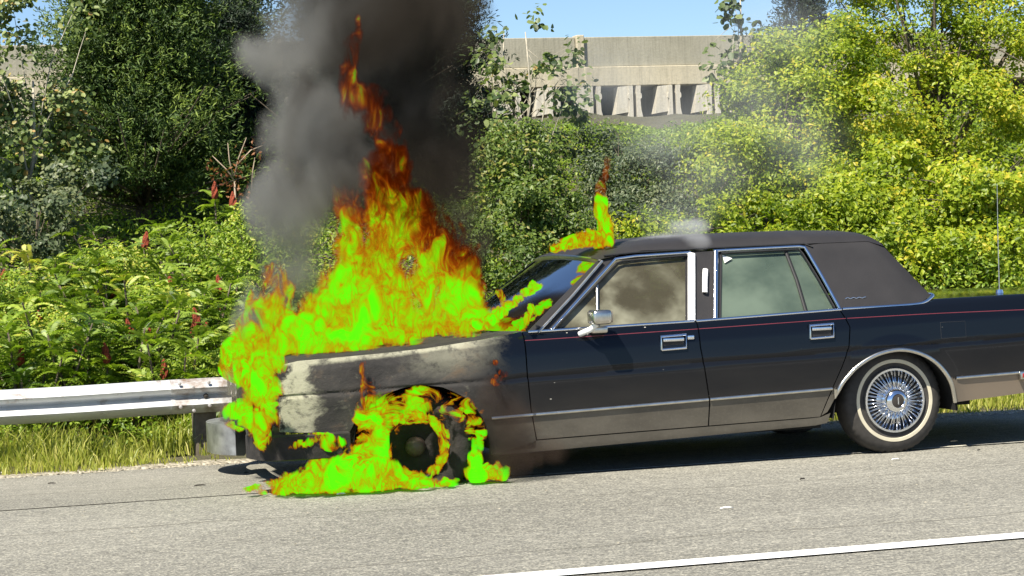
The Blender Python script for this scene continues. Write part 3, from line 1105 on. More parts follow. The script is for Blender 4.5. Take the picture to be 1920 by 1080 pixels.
# ------------------------------------------------------------------ car materials
def carpaint():
    m, nt, b, _ = newmat('black_car_paint')
    v = coord(nt)
    sx = N(nt, 'ShaderNodeSeparateXYZ'); nt.links.new(v, sx.inputs[0])
    n1 = noise_n(nt, coord(nt, scale=(1, 1, 1.6)), 3.2, 6, .65, .6)
    n2 = noise_n(nt, coord(nt, scale=(1.2, 1, 1.5)), 9, 7, .72, .25)
    # how far forward: 0 on the doors, 1 on the burnt nose
    nx = math_n(nt, 'ADD', math_n(nt, 'ADD', sx.outputs['X'], math_n(nt, 'MULTIPLY', math_n(nt, 'SUBTRACT', n1, .5), .40)), math_n(nt, 'MULTIPLY', math_n(nt, 'SUBTRACT', n2, .5), .30))
    burnt = mapr(nt, nx, -.98, -1.25, 0, 1, True)
    # ash: pale band down the front corner, pale strip along the top edge, blotches over the wheel
    corner = math_n(nt, 'MULTIPLY', mapr(nt, nx, -2.14, -2.22, 0, 1, True), mapr(nt, nx, -2.39, -2.33, 0, 1, True))
    rel = math_n(nt, 'SUBTRACT', sx.outputs['Z'], math_n(nt, 'MULTIPLY_ADD', sx.outputs['X'], .055, .885))
    top = math_n(nt, 'MULTIPLY', mapr(nt, math_n(nt, 'ADD', rel, math_n(nt, 'MULTIPLY', math_n(nt, 'SUBTRACT', n1, .5), .06)), -.035, -.008, 0, 1, True), mapr(nt, rel, .02, .05, 1, 0))
    rear = math_n(nt, 'MULTIPLY', mapr(nt, nx, -1.70, -1.35, 0, 1, True), mapr(nt, rel, -.22, -.05, 0, 1, True))
    ash = math_n(nt, 'MAXIMUM', math_n(nt, 'MAXIMUM', corner, top), math_n(nt, 'MULTIPLY', rear, .45))
    ash = math_n(nt, 'MULTIPLY', ash, mapr(nt, n2, .32, .55, .15, 1, True))
    blot = math_n(nt, 'MULTIPLY', mapr(nt, n2, .58, .72, 0, 1), .25)
    ash = math_n(nt, 'MAXIMUM', ash, blot)
    char = mixc(nt, mapr(nt, n1, .3, .7), (.012, .012, .012), (.055, .05, .045))
    bc = mixc(nt, ash, char, (.34, .33, .24))
    bc = mixc(nt, math_n(nt, 'MULTIPLY', mapr(nt, n1, .55, .7, 0, .7), mapr(nt, n2, .4, .6)), bc, (.14, .085, .045))
    # road film low on the doors
    film = math_n(nt, 'MULTIPLY', mapr(nt, sx.outputs['Z'], .72, .42, 0, .10), mapr(nt, noise_n(nt, coord(nt, scale=(.5, 1, 2)), 4, 5), .3, .7, .5, 1))
    clean = mixc(nt, film, (.004, .0055, .009), (.16, .14, .11))
    spk = N(nt, 'ShaderNodeTexVoronoi'); spk.inputs['Scale'].default_value = 11
    nt.links.new(coord(nt, scale=(.7, 1, 1.6)), spk.inputs['Vector'])
    sp = math_n(nt, 'MULTIPLY', mapr(nt, spk.outputs['Distance'], .03, .06, 1, 0), mapr(nt, noise_n(nt, v, 2.1, 2), .56, .6))
    clean = mixc(nt, sp, clean, (.5, .48, .42))
    c = mixc(nt, burnt, clean, bc)
    nt.links.new(c, b.inputs['Base Color'])
    nt.links.new(mapr(nt, burnt, 0, 1, .07, .75), b.inputs['Roughness'])
    b.inputs['Specular IOR Level'].default_value = .32
    bh = math_n(nt, 'MULTIPLY', n2, math_n(nt, 'MULTIPLY_ADD', burnt, .97, .03))
    bump(nt, bh, .5, .012, b)
    return m


def lowerpanel():
    m, nt, b, _ = newmat('dusty_lower_paint')
    v = coord(nt, scale=(.6, 1, 1.5))
    f = noise_n(nt, v, 5, 6, .6); g = noise_n(nt, coord(nt), 60, 4, .7)
    sx = N(nt, 'ShaderNodeSeparateXYZ'); nt.links.new(coord(nt), sx.inputs[0])
    c = mixc(nt, mapr(nt, f, .3, .7), (.085, .075, .06), (.14, .125, .10))
    c = mixc(nt, mapr(nt, g, .5, .75, 0, .3), c, (.2, .18, .14))
    c = mixc(nt, mapr(nt, sx.outputs['X'], 1.6, 2.1, 0, 1, True), c, (.24, .19, .14))
    burnt = mapr(nt, math_n(nt, 'ADD', sx.outputs['X'], math_n(nt, 'MULTIPLY', f, .4)), -.55, -.95, 0, 1, True)
    c = mixc(nt, burnt, c, (.018, .015, .014))
    nt.links.new(c, b.inputs['Base Color'])
    b.inputs['Roughness'].default_value = .5
    b.inputs['Metallic'].default_value = .25
    return m


def vinylm():
    m, nt, b, _ = newmat('black_vinyl')
    v = coord(nt)
    f = noise_n(nt, v, 140, 3, .6); g = noise_n(nt, v, 2.5, 5, .6)
    c = mixc(nt, mapr(nt, g, .3, .75), (.011, .010, .011), (.024, .022, .023))
    nt.links.new(c, b.inputs['Base Color'])
    b.inputs['Roughness'].default_value = .62
    bump(nt, f, .5, .0015, b)
    return m


def glassm(name, film_a, film_b, lo, hi, scale, thick):
    """window glass with a film of smoke on it: clear, sooty and glossy together"""
    m, nt, b, out = newmat(name)
    v = coord(nt)
    f = noise_n(nt, coord(nt, scale=(1, 1, 1.3), rot=(0, .3, 0)), scale, 4, .55, .15)
    c = mixc(nt, mapr(nt, f, lo, hi, 0, 1, True), film_a, film_b)
    d = N(nt, 'ShaderNodeBsdfDiffuse'); nt.links.new(c, d.inputs[0])
    tr = N(nt, 'ShaderNodeBsdfTransparent'); tr.inputs[0].default_value = (.55, .62, .58, 1)
    m1 = N(nt, 'ShaderNodeMixShader')
    nt.links.new(mapr(nt, f, lo, hi, thick * .8, min(1, thick * 1.15)), m1.inputs[0])
    nt.links.new(tr.outputs[0], m1.inputs[1]); nt.links.new(d.outputs[0], m1.inputs[2])
    gl = N(nt, 'ShaderNodeBsdfGlossy'); gl.inputs['Roughness'].default_value = .03
    fr = N(nt, 'ShaderNodeFresnel'); fr.inputs[0].default_value = 1.5
    m2 = N(nt, 'ShaderNodeMixShader')
    nt.links.new(fr.outputs[0], m2.inputs[0]); nt.links.new(m1.outputs[0], m2.inputs[1]); nt.links.new(gl.outputs[0], m2.inputs[2])
    nt.links.new(m2.outputs[0], out.inputs[0])
    return m


MAT['paint'] = carpaint()
MAT['lower'] = lowerpanel()
MAT['vinyl'] = vinylm()
MAT['chrome'] = simple('chrome', (.78, .80, .84), .13, 1, .04, 30)
MAT['silver'] = simple('scorched_silver', (.36, .37, .38), .30, .75, .45, 9)
MAT['chrome_dull'] = simple('dull_chrome', (.62, .60, .55), .28, 1, .15, 20)
MAT['black'] = simple('black_rubber', (.012, .012, .013), .6, 0, .2, 20)
MAT['under'] = simple('underbody_black', (.008, .008, .008), .9)
MAT['char'] = simple('charred_metal', (.018, .015, .013), .85, 0, .5, 14, .01)
MAT['tyre'] = simple('tyre_rubber', (.042, .038, .034), .8, 0, .25, 25, .002)
MAT['white_wall'] = simple('whitewall', (.58, .53, .40), .6, 0, .08, 20)
MAT['pin'] = simple('red_pinstripe', (.17, .03, .045), .4)
MAT['seatm'] = simple('grey_upholstery', (.07, .065, .06), .9)
MAT['white_lens_and_glint'] = simple('white_lens_and_glint', (.82, .82, .80), .3)
MAT['glass_front'] = glassm('smoky_front_glass', (.075, .066, .04), (.26, .255, .185), .36, .68, 2.6, .86)
MAT['glass_rear'] = glassm('smoky_rear_glass', (.065, .095, .075), (.13, .17, .13), .3, .7, 2.0, .80)
MAT['glass_wind'] = glassm('sooty_windshield_glass', (.022, .018, .016), (.16, .17, .14), .45, .75, 2.2, .8)
MAT['lampglass'] = simple('lamp_glass', (.25, .22, .18), .1, .3)
MAT['red_lens'] = simple('red_lens', (.30, .02, .015), .25)


# ------------------------------------------------------------------ the car
def rk(x): return .0244 * (x - 1.5)          # the body sags towards the burning nose


SIDE = [(.10, .86), (.15, .90), (.22, .935), (.36, .957), (.42, .968), (.436, .972), (.62, .984), (.648, .9845), (.656, .976), (.666, .976), (.674, .983), (.80, .972), (.86, .957), (.90, .935), (.925, .905), (.95, .86), (.99, .80)]
SZ = [a for a, _ in SIDE]; SY = [b for _, b in SIDE]


def ys(x, z):
    zp = z - rk(x)
    y = float(np.interp(zp, SZ, SY))
    if x < -1.7: y -= .05 * ((-1.7 - x) / .7) ** 2
    if x > 2.0: y -= .05 * ((x - 2.0) / 1.1) ** 2
    return y


def yg(z):
    y = .90 - (z - .90) * .5
    if z > 1.29: y -= .9 * (z - 1.29) ** 1.5 * 2.2
    return y


def arch_lip(x, z, cx, cz, r, y):
    d = math.hypot(x - cx, z - cz)
    return y + .010 * max(0, 1 - abs(d - r) / .09)


def panel(name, bot, top, left, right, nu, nv, parent, side, yf=ys, mats=None, ret=.02, arch=None, midf=None, smooth=True):
    G = coons(bot, top, left, right, nu, nv)
    V = []
    for j in range(nv):
        for i in range(nu):
            x, z = G[j, i]
            y = yf(x, z)
            if arch: y = arch_lip(x, z, *arch, y)
            V.append((x, -side * y, z))
    F = grid_faces(nv, nu)
    mi = []
    mats = mats or MAT['paint']
    if midf:
        for j in range(nv - 1):
            for i in range(nu - 1):
                c = (G[j, i] + G[j + 1, i + 1]) / 2
                mi.append(midf(c[0], c[1]))
    else:
        mi = [0] * len(F)
    ring = [i for i in range(nu)] + [j * nu + nu - 1 for j in range(1, nv)] + [(nv - 1) * nu + i for i in range(nu - 2, -1, -1)] + [j * nu for j in range(nv - 2, 0, -1)]
    b = len(V); m = len(ring)
    for k in ring:
        x, y, z = V[k]
        V.append((x, y + side * ret, z))
    for k in range(m):
        k2 = (k + 1) % m
        F.append((ring[k2], ring[k], b + k, b + k2)); mi.append(mi[min(ring[k], len(mi) - 1)] if False else 0)
    if side < 0: F = [f[::-1] for f in F]
    return mk(name, V, F, mats, parent, smooth, mi, auto=38)


def low(x, z):
    return 1 if z - rk(x) < .4375 else 0


def car():
    t = thing('sedan_car', 'long black sedan with a vinyl roof, its front end and front wheel on fire', 'car', (0, 0, 0))
    PM = [MAT['paint'], MAT['lower']]
    ARF = [(-1.975, .338), (-1.94, .40), (-1.887, .465), (-1.757, .556), (-1.64, .585), (-1.534, .593), (-1.42, .577), (-1.343, .542), (-1.27, .50), (-1.218, .442), (-1.175, .38), (-1.151, .329), (-1.13, .24), (-1.125, .155)]
    ARR = [(1.03, .285), (1.06, .34), (1.108, .44), (1.16, .50), (1.213, .549), (1.285, .593), (1.36, .624), (1.44, .641), (1.517, .645), (1.60, .631), (1.688, .597), (1.76, .548), (1.814, .491), (1.85, .435), (1.873, .381), (1.892, .294)]
    ARRs = catmull(ARR, 3)
    for s in (1, -1):
        panel('front_fender', [(-2.372, .365), (-2.2, .352), (-1.985, .336)] + ARF + [(-.845, .160)],
              [(-2.33, .752), (-2.248, .768), (-1.812, .786), (-1.494, .803), (-1.155, .836), (-.897, .871)],
              [(-2.372, .365), (-2.372, .60), (-2.368, .70), (-2.33, .752)],
              [(-.845, .160), (-.845, .229), (-.879, .406), (-.897, .627), (-.897, .871)], 90, 44, t, s, mats=PM, arch=(-1.55, .23, .365), midf=lambda x, z: 1 if (x > -1.2 and z - rk(x) < .4375) else 0)
        d = panel('front_door', [(-.838, .229), (.244, .246)], [(-.889, .871), (.198, .889)], [(-.838, .229), (-.872, .406), (-.889, .627), (-.889, .871)],
              [(.244, .246), (.249, .39), (.199, .73), (.198, .889)], 50, 44, t, s, mats=PM, midf=low)
        e = panel('rear_door', [(.252, .246), (.982, .257)], [(.206, .889), (1.142, .909)], [(.252, .246), (.257, .39), (.207, .73), (.206, .889)],
              [(.982, .257), (1.025, .36), (1.06, .44), (1.12, .56), (1.17, .68), (1.186, .80), (1.142, .909)], 44, 44, t, s, mats=PM, midf=low)
        qp = panel('quarter_panel', [(.99, .262)] + ARR + [(2.389, .326), (3.05, .37)],
              [(1.15, .909), (1.629, .916), (1.723, .921), (1.811, .945), (2.4, .950), (3.05, .94)],
              [(.99, .262), (1.032, .36), (1.067, .44), (1.128, .56), (1.178, .68), (1.194, .80), (1.15, .909)],
              [(3.05, .37), (3.09, .6), (3.08, .85), (3.05, .94)], 110, 44, t, s, mats=PM, arch=(1.49, .26, .39), midf=low)
        panel('rocker_panel', [(-1.12, .147), (.949, .203), (1.03, .215)], [(-.845, .222), (.98, .251), (1.05, .275)][:], [(-1.12, .147), (-.845, .222)], [(1.03, .215), (1.05, .275)], 30, 5, t, s, mats=MAT['lower'])
        # bright trim
        def onside(pts, off=.0): return [(x, -s * (ys(x, z) + off), z) for x, z in pts]
        trim = lambda x: .4375 + rk(x)
        for a, b, par in ((-1.12, -.848, t), (-.868, .243, d), (.253, 1.055, e)):
            ribbon('side_trim', onside([(x, trim(x)) for x in np.linspace(a, b, 14)]), .020, .010, MAT['chrome_dull'], par)
        ribbon('side_trim', onside([(x, trim(x)) for x in np.linspace(1.895, 3.05, 12)]), .020, .010, MAT['chrome_dull'], qp)
        ribbon('wheel_arch_trim', onside([(1.075, .425)] + ARRs[4:], .006), .026, .014, MAT['chrome_dull'], qp)
        for a, b, par in ((-.889, .198, d), (.206, 1.17, e), (1.18, 3.0, qp)):
            f = lambda x: np.interp(x, [-.811, .2, 1.152, 1.771, 2.407, 3.0], [.820, .836, .854, .857, .852, .846])
            pp = ribbon('pinstripe', onside([(x, f(x)) for x in np.linspace(a, b, 12)], .0005), .0045, .001, MAT['pin'], par)
        # door handles
        for (x0, x1, z1, z0, par, key) in ((-.048, .110, .806, .724, d, True), (.918, 1.072, .826, .744, e, False)):
            h = thing_part('door_handle', par)
            yy = ys((x0 + x1) / 2, .77) * -s
            V = []; F = []
            frame = [(x0, z0 - .002), (x1, z0 + .002), (x1, z1), (x0, z1 - .004)]
            bar = ribbon('handle_frame', [(x, yy - s * .002, z) for x, z in frame + frame[:1]], .020, .016, MAT['chrome'], None)
            bar.parent = par; bar.name = 'door_handle'
            bpy.data.objects.remove(h)
            box('handle_recess', x0 + .01, x1 - .01, min(yy - s * .003, yy + s * .02), max(yy - s * .003, yy + s * .02), z0 + .01, z1 - .01, MAT['black'], par, .003)
            box('handle_pull', x0 + .012, x1 - .012, min(yy - s * .016, yy - s * .004), max(yy - s * .016, yy - s * .004), z1 - .036, z1 - .014, MAT['chrome'], par, .004)
            if key:
                box('key_lock', x1 + .012, x1 + .055, min(yy - s * .010, yy + s * .01), max(yy - s * .010, yy + s * .01), z1 - .030, z1 - .004, MAT['chrome'], par, .004)
        # fuel door outline on the near side
        if s == 1:
            fx0, fx1, fz0, fz1 = 1.80, 1.97, .70, .80
            fo = [(fx0, fz0), (fx1, fz0), (fx1, fz1), (fx0, fz1), (fx0, fz0)]
            ribbon('fuel_door', onside(fo, -.001), .0035, .0015, MAT['black'], qp)
        mk_ = box('side_marker_lamp', 2.33, 2.41, min(-s * .955, -s * .995), max(-s * .955, -s * .995), .415, .465, MAT['chrome_dull'], qp, .006)
        box('marker_lens', 2.345, 2.395, min(-s * .960, -s * 1.0), max(-s * .960, -s * 1.0), .426, .454, MAT['red_lens'], mk_, .004)

        # ------------ greenhouse
        def onglass(pts, off=0.0): return [(x, -s * (yg(z) + off), z) for x, z in pts]
        G = lambda x, z: yg(z)
        # pillars
        panel('front_pillar', [(-.86, .866), (-.70, .874)], [(-.345, 1.266), (-.225, 1.292)], [(-.86, .866), (-.345, 1.266)], [(-.70, .874), (-.225, 1.292)], 4, 14, t, s, yf=lambda x, z: yg(z) - .012, mats=MAT['vinyl'])
        panel('centre_pillar', [(.145, .884), (.372, .890)], [(.235, 1.296), (.475, 1.304)], [(.145, .884), (.235, 1.296)], [(.372, .890), (.475, 1.304)], 6, 14, t, s, yf=lambda x, z: yg(z) - .010, mats=MAT['vinyl'])
        # windows
        wf = panel('front_window', [(-.700, .880), (.165, .888)], [(-.236, 1.268), (.255, 1.288)], [(-.700, .880), (-.236, 1.268)], [(.165, .888), (.255, 1.288)], 20, 14, d, s, yf=lambda x, z: yg(z) - .022, mats=MAT['glass_front'], ret=.004)
        wr = panel('rear_window', [(.352, .893), (1.142, .910)], [(.452, 1.292), (1.0, 1.298)], [(.352, .893), (.452, 1.292)], [(1.142, .910), (1.0, 1.298)], 20, 14, e, s, yf=lambda x, z: yg(z) - .022, mats=MAT['glass_rear'], ret=.004)
        # chrome frames: closed loops
        for nm, pts, w, mm, par in (
                ('window_frame', [(-.715, .874), (-.232, 1.278), (-.10, 1.290), (.262, 1.298)], .020, MAT['chrome'], d),
                ('windshield_trim', [(-.80, .862), (-.55, 1.065), (-.318, 1.268)], .018, MAT['chrome_dull'], t),
                ('centre_post_trim', [(.178, .886), (.268, 1.292)], .050, MAT['white_lens_and_glint'], d),  # near strip is chrome, painted white for its bright glint
                ('centre_post_trim', [(.333, .892), (.430, 1.298)], .030, MAT['chrome'], e),
                ('window_frame', [(.413, 1.302), (1.020, 1.308), (1.09, 1.12), (1.158, .914)], .020, MAT['chrome'], e),
                ('inner_frame', [(.46, 1.286), (.985, 1.290), (1.055, 1.12), (1.125, .918)], .012, MAT['black'], e),
                ('inner_frame', [(-.69, .884), (-.215, 1.262), (.235, 1.282)], .012, MAT['black'], d),
                ('drip_rail', [(-.30, 1.300), (-.10, 1.312), (.40, 1.320), (1.03, 1.323), (1.075, 1.30)], .012, MAT['black'], t)):
            if nm == 'centre_post_trim' and s < 0: mm = MAT['chrome']
            ribbon(nm, onglass(resample(pts, 26), .002), w, .012, mm, par)
        ribbon('belt_trim', [(x, -s * .912, z) for x, z in resample([(-.86, .868), (.19, .882)], 10)], .020, .012, MAT['chrome'], d)
        ribbon('belt_trim', [(x, -s * .912, z) for x, z in resample([(.205, .882), (1.16, .909)], 10)], .020, .012, MAT['chrome'], e)
        ribbon('roof_edge_trim', [(x, -s * y, z) for x, y, z in catmull([(1.17, .905, .911), (1.45, .905, .913), (1.66, .905, .917), (1.74, .898, .930), (1.80, .875, .965), (1.815, .80, .972)], 5)], .022, .012, MAT['chrome'], qp)
        ribbon('vent_post', onglass([(-.42, .886), (-.375, 1.125)], -.012), .018, .012, MAT['chrome_dull'], d)
        ribbon('division_bar', onglass([(.938, .905), (.925, 1.10), (.895, 1.285)], -.014), .024, .010, MAT['black'], e)
        if s == 1:
            # small items on the near side
            ribbon('pillar_lamp', onglass([(.300, 1.05), (.316, 1.12), (.335, 1.19)], .002), .034, .016, MAT['white_lens_and_glint'], t)
            mk('window_sticker', [(.475, -yg(1.23) + .008, 1.225), (.53, -yg(1.25) + .008, 1.252), (.47, -yg(1.28) + .008, 1.275)], [(0, 1, 2)], MAT['white_lens_and_glint'], e)
            tb = ribbon('script_badge', [(x, -yg(.976) - .004, .975 + .003 * math.sin(x * 160)) for x in np.linspace(1.21, 1.35, 40)], .007, .004, MAT['chrome'], t)
        # ------------ vinyl sail panel
        panel('rear_pillar', [(1.165, .914), (1.45, .918), (1.66, .922), (1.73, .935), (1.795, .968)], [(1.03, 1.312), (1.2, 1.325), (1.45, 1.335), (1.53, 1.325)],
              [(1.165, .914), (1.095, 1.12), (1.03, 1.312)], [(1.795, .968), (1.66, 1.15), (1.53, 1.325)], 30, 22, t, s, yf=lambda x, z: yg(z) + .002 - (.25 * max(0, x - (1.74 - (z - .97) * .82)) ** 1.3), mats=MAT['vinyl'])
    # ------------ roof skin
    xs = [-.345, -.30, -.20, -.05, .1, .4, .8, 1.15, 1.38, 1.46, 1.52, 1.555]
    crown = [1.292, 1.318, 1.352, 1.382, 1.397, 1.409, 1.411, 1.409, 1.400, 1.388, 1.366, 1.335]
    V = []; ns = 25
    for x, zc in zip(xs, crown):
        rail = 1.268 + .045 * min(1, (x + .345) / .3) + .01
        if x > 1.46: rail = 1.322 - (x - 1.46) * .35
        yr = yg(rail) + .006
        for k in range(ns):
            u = -1 + 2 * k / (ns - 1)
            a = abs(u)
            y = yr * (a ** .8) * (1 if u > 0 else -1)
            z = rail + (zc - rail) * (1 - a ** 3.2) ** .55
            V.append((x + (.02 * (1 - a * a) if x > 1.4 else -.03 * (1 - a * a) * (x < -.1)), y, z))
    roof = mk('roof', V, grid_faces(len(xs), ns), MAT['vinyl'], t, True, auto=60)
    # back of the roof with its window
    V = []
    for j in range(9):
        v = j / 8
        for k in range(ns):
            u = -1 + 2 * k / (ns - 1); a = abs(u)
            yr = (yg(1.30) - .02) * (1 - v) + .83 * v
            z = (1.335 - .025 * a ** 3) * (1 - v) + .955 * v
            x = (1.555 + .02 * (1 - a * a)) * (1 - v) + (1.795 + .17 * (1 - a ** 2.5)) * v
            V.append((x, u * yr, z))
    bk = mk('roof_back', V, grid_faces(9, ns), MAT['vinyl'], t, True)
    V = []
    for j in range(5):
        v = .16 + .68 * j / 4
        for k in range(9):
            u = -.62 + 1.24 * k / 8; a = abs(u)
            V.append(((1.575) * (1 - v) + (1.795 + .17 * (1 - a ** 2.5)) * v + .006, u * ((yg(1.30) - .02) * (1 - v) + .83 * v), 1.335 * (1 - v) + .955 * v + .004))
    mk('back_window', V, grid_faces(5, 9), MAT['glass_rear'], bk, True)
    # windshield
    V = []
    for j in range(13):
        v = j / 12
        for k in range(21):
            u = -1 + 2 * k / 20; a = abs(u)
            yb, yt = .905, .700
            x = (-.815 - .24 * (1 - a ** 2.4)) * (1 - v) + (-.325 - .06 * (1 - a ** 2.2)) * v
            z = (.866 + .012 * (1 - a)) * (1 - v) + (1.268 + .03 * (1 - a * a)) * v
            V.append((x, u * (yb * (1 - v) + yt * v), z))
    ws = mk('windshield', V, grid_faces(13, 21), MAT['glass_wind'], t, True)
    edge = [V[12 * 21 + k] for k in range(21)]
    tube('windshield_header', [(x - .004, y, z + .004) for x, y, z in edge], .012, MAT['chrome_dull'], t)
    # hood, cowl, deck
    def sheet(nm, x0, x1, nx, zf, yw, m, crown=.02, fwdbow=0.0):
        V = []
        for i in range(nx):
            x = x0 + (x1 - x0) * i / (nx - 1)
            for k in range(21):
                u = -1 + 2 * k / 20; a = abs(u)
                V.append((x - fwdbow * (1 - a * a), u * yw(x), zf(x) + crown * (1 - a ** 2) + .012 * max(0, 1 - abs(a - .86) / .06) * (nm == 'hood')))
        o = mk(nm, V, grid_faces(nx, 21), m, t, True, auto=50)
        return o
    ft = lambda x: float(np.interp(x, [-2.33, -2.248, -1.812, -1.494, -1.155, -.897], [.752, .768, .786, .803, .836, .871]))
    sheet('hood', -2.33, -1.02, 16, lambda x: ft(x) - .001, lambda x: ys(x, ft(x)) - .012, MAT['char'], .03)
    sheet('cowl', -1.02, -.80, 4, lambda x: ft(x) - .004, lambda x: ys(x, ft(x)) - .012, MAT['char'], .02, .0)
    dt = lambda x: float(np.interp(x, [1.78, 2.4, 3.05], [.944, .9505, .941]))
    dk = sheet('trunk_lid', 1.80, 3.05, 12, lambda x: dt(x) - .001, lambda x: ys(x, dt(x)) - .002, MAT['paint'], .012)
    # underbody filler so that gaps read dark
    box('underbody', -2.0, 2.95, -.80, .80, .20, .62, MAT['under'], t, .02) if False else None
    V = []; F = []
    box_geo(-1.10, 1.02, -.86, .86, .18, .60, V, F)
    box_geo(-2.28, -1.98, -.78, .78, .34, .68, V, F)
    box_geo(1.96, 2.98, -.84, .84, .34, .80, V, F)
    box_geo(-2.0, 2.2, -.55, .55, .24, .70, V, F)
    box_geo(-1.0, 1.10, -.87, .87, .58, .80, V, F)
    mk('underbody', V, F, MAT['under'], t)
    for s in (1, -1):      # inner wheel houses
        for cx, r, nm in ((-1.55, .40, 'wheel_house'), (1.49, .42, 'wheel_house')):
            V = []; F = []
            n = 16
            for k in range(n + 1):
                a = PI * k / n
                for y in (.955, .56):
                    V.append((cx + r * math.cos(a), -s * y, .24 + r * .98 * math.sin(a)))
            for k in range(n): F.append((2 * k, 2 * k + 1, 2 * k + 3, 2 * k + 2))
            mk(nm, V, F, MAT['under'], t, True)
    # nose: header panel, grille, lamps, bumper
    nose = box('header_panel', -2.36, -2.29, -.89, .89, .37, .745, MAT['char'], t, .02)
    gr = box('grille', -2.40, -2.34, -.36, .36, .36, .79, MAT['char'], t, .02)
    for k in range(17):
        y = -.31 + .62 * k / 16
        box('grille_bar', -2.425, -2.399, y - .006, y + .006, .39, .76, MAT['char'], gr)
    for s in (1, -1):
        for y in (.46, .66):
            h = box('headlight', -2.40, -2.35, min(s * y, s * (y + .19)), max(s * y, s * (y + .19)), .48, .64, MAT['lampglass'], t, .012)
            ribbon('headlight_rim', [(-2.402, s * (y + a), z) for a, z in ((0, .48), (.19, .48), (.19, .64), (0, .64), (0, .48))], .014, .008, MAT['chrome_dull'], h)
        box('corner_lamp', -2.375, -2.29, min(-s * .86, -s * .905), max(-s * .86, -s * .905), .46, .66, MAT['char'], t, .012)
    orn = thing_part('hood_ornament', t)
    bpy.data.objects.remove(orn)
    tube('hood_ornament', [(-2.36, 0, .80), (-2.36, 0, .85)], .008, MAT['chrome_dull'], t)

    def bumper(nm, path, z0, z1, th, m, par):
        V = []; F = []
        sec = [(0, z0 + .02), (.012, z0 + .004), (.03, z0), (th, z0 + .01), (th, z1 - .01), (.03, z1), (.012, z1 - .004), (0, z1 - .02), (-.006, (z0 + z1) / 2)]
        P = [Vector((*p, 0)) for p in path]
        n = len(P); m_ = len(sec)
        for i, p in enumerate(P):
            d = (P[min(i + 1, n - 1)] - P[max(i - 1, 0)]).normalized()
            inn = Vector((-d.y, d.x, 0))
            for a, z in sec:
                q = p + inn * a
                V.append((q.x, q.y, z))
        for i in range(n - 1):
            for k in range(m_):
                F.append((i * m_ + k, i * m_ + (k + 1) % m_, (i + 1) * m_ + (k + 1) % m_, (i + 1) * m_ + k))
        F.append(tuple(range(m_))[::-1]); F.append(tuple((n - 1) * m_ + k for k in range(m_)))
        return mk(nm, V, F, m, par, True, auto=40)
    near = catmull([(-1.985, -.945), (-2.2, -.955), (-2.38, -.945), (-2.43, -.90), (-2.455, -.80), (-2.46, -.70)], 5)
    far = catmull([(-2.38, .34), (-2.44, .42), (-2.48, .58), (-2.47, .74), (-2.41, .88), (-2.30, .945), (-2.02, .955)], 5)
    b1 = bumper('front_bumper', near, .200, .352, .08, MAT['char'], t)
    b1['label'] = 'charred near end of the bumper'
    b2 = bumper('front_bumper', far, .125, .335, .10, MAT['silver'], t)
    b2['label'] = 'silver far end of the bumper'
    b3 = bumper('bumper_beam', catmull([(-2.40, -.80), (-2.43, -.3), (-2.44, .1), (-2.42, .5)], 5), .345, .42, .07, MAT['char'], t)
    # lamp opening in the near bumper end
    ribbon('bumper_lamp', [(x, -.957, .296) for x in np.linspace(-2.30, -2.04, 6)], .075, .004, MAT['black'], b1)
    # rear end
    box('tail_panel', 3.02, 3.09, -.86, .86, .42, .90, MAT['paint'], t, .02)
    for s in (1, -1):
        box('tail_lamp', 3.07, 3.11, min(s * .55, s * .88), max(s * .55, s * .88), .62, .84, MAT['red_lens'], t, .01)
    bumper('rear_bumper', [(2.72, .99), (2.95, .99), (3.10, .96), (3.17, .85), (3.19, 0), (3.17, -.85), (3.10, -.96), (2.95, -.99), (2.72, -.99)][::-1], .30, .46, .10, MAT['chrome_dull'], t)
    # mirror
    mr = box('door_mirror', -.515, -.395, -1.13, -.985, .900, .985, MAT['chrome_dull'], t, .022, 3)
    ribbon('mirror_arm', [(-.47, -1.05, .903), (-.50, -1.02, .870), (-.545, -.945, .842)], .035, .018, MAT['white_lens_and_glint'], mr)
    box('mirror_foot', -.49, -.385, -1.0, -.91, .842, .884, MAT['chrome_dull'], mr, .012, 3)
    box('mirror_glass', -.397, -.391, -1.12, -.995, .910, .976, MAT['lampglass'], mr, .003)
    # antenna
    an = tube('antenna', [(2.40, -.62, .955), (2.403, -.62, 1.30), (2.41, -.62, 1.66)], [.004, .003, .002], MAT['chrome_dull'], t, 6)
    tb = lathe('antenna_base', [(.001, -.012), (.022, -.008), (.026, .012)], MAT['chrome'], an, 14)
    tb.rotation_euler = (-PI / 2, 0, 0); tb.location = (2.40, -.62, .966)
    # interior
    for x, y0, y1 in ((-.12, -.72, -.03), (-.12, .03, .72), (.95, -.72, .72)):
        st = box('seat', x - .45, x + .12, y0, y1, .42, .60, MAT['seatm'], t, .05, 3)
        bk2 = box('seat_back', x + .04, x + .20, y0, y1, .55, 1.02, MAT['seatm'], st, .06, 3)
        if x < 0:
            box('headrest', x + .09, x + .19, (y0 + y1) / 2 - .13, (y0 + y1) / 2 + .13, 1.04, 1.19, MAT['seatm'], st, .04, 3)
    box('dashboard', -.98, -.62, -.80, .80, .62, .86, MAT['seatm'], t, .05, 3)
    sw = lathe('steering_wheel', [(.175, -.01), (.185, 0), (.175, .01), (.165, 0)], MAT['black'], t, 28, True)
    sw.location = (-.50, .36, .86); sw.rotation_euler = (0, 0, PI / 2 + .0); sw.rotation_euler = (.0, -.35, PI / 2)

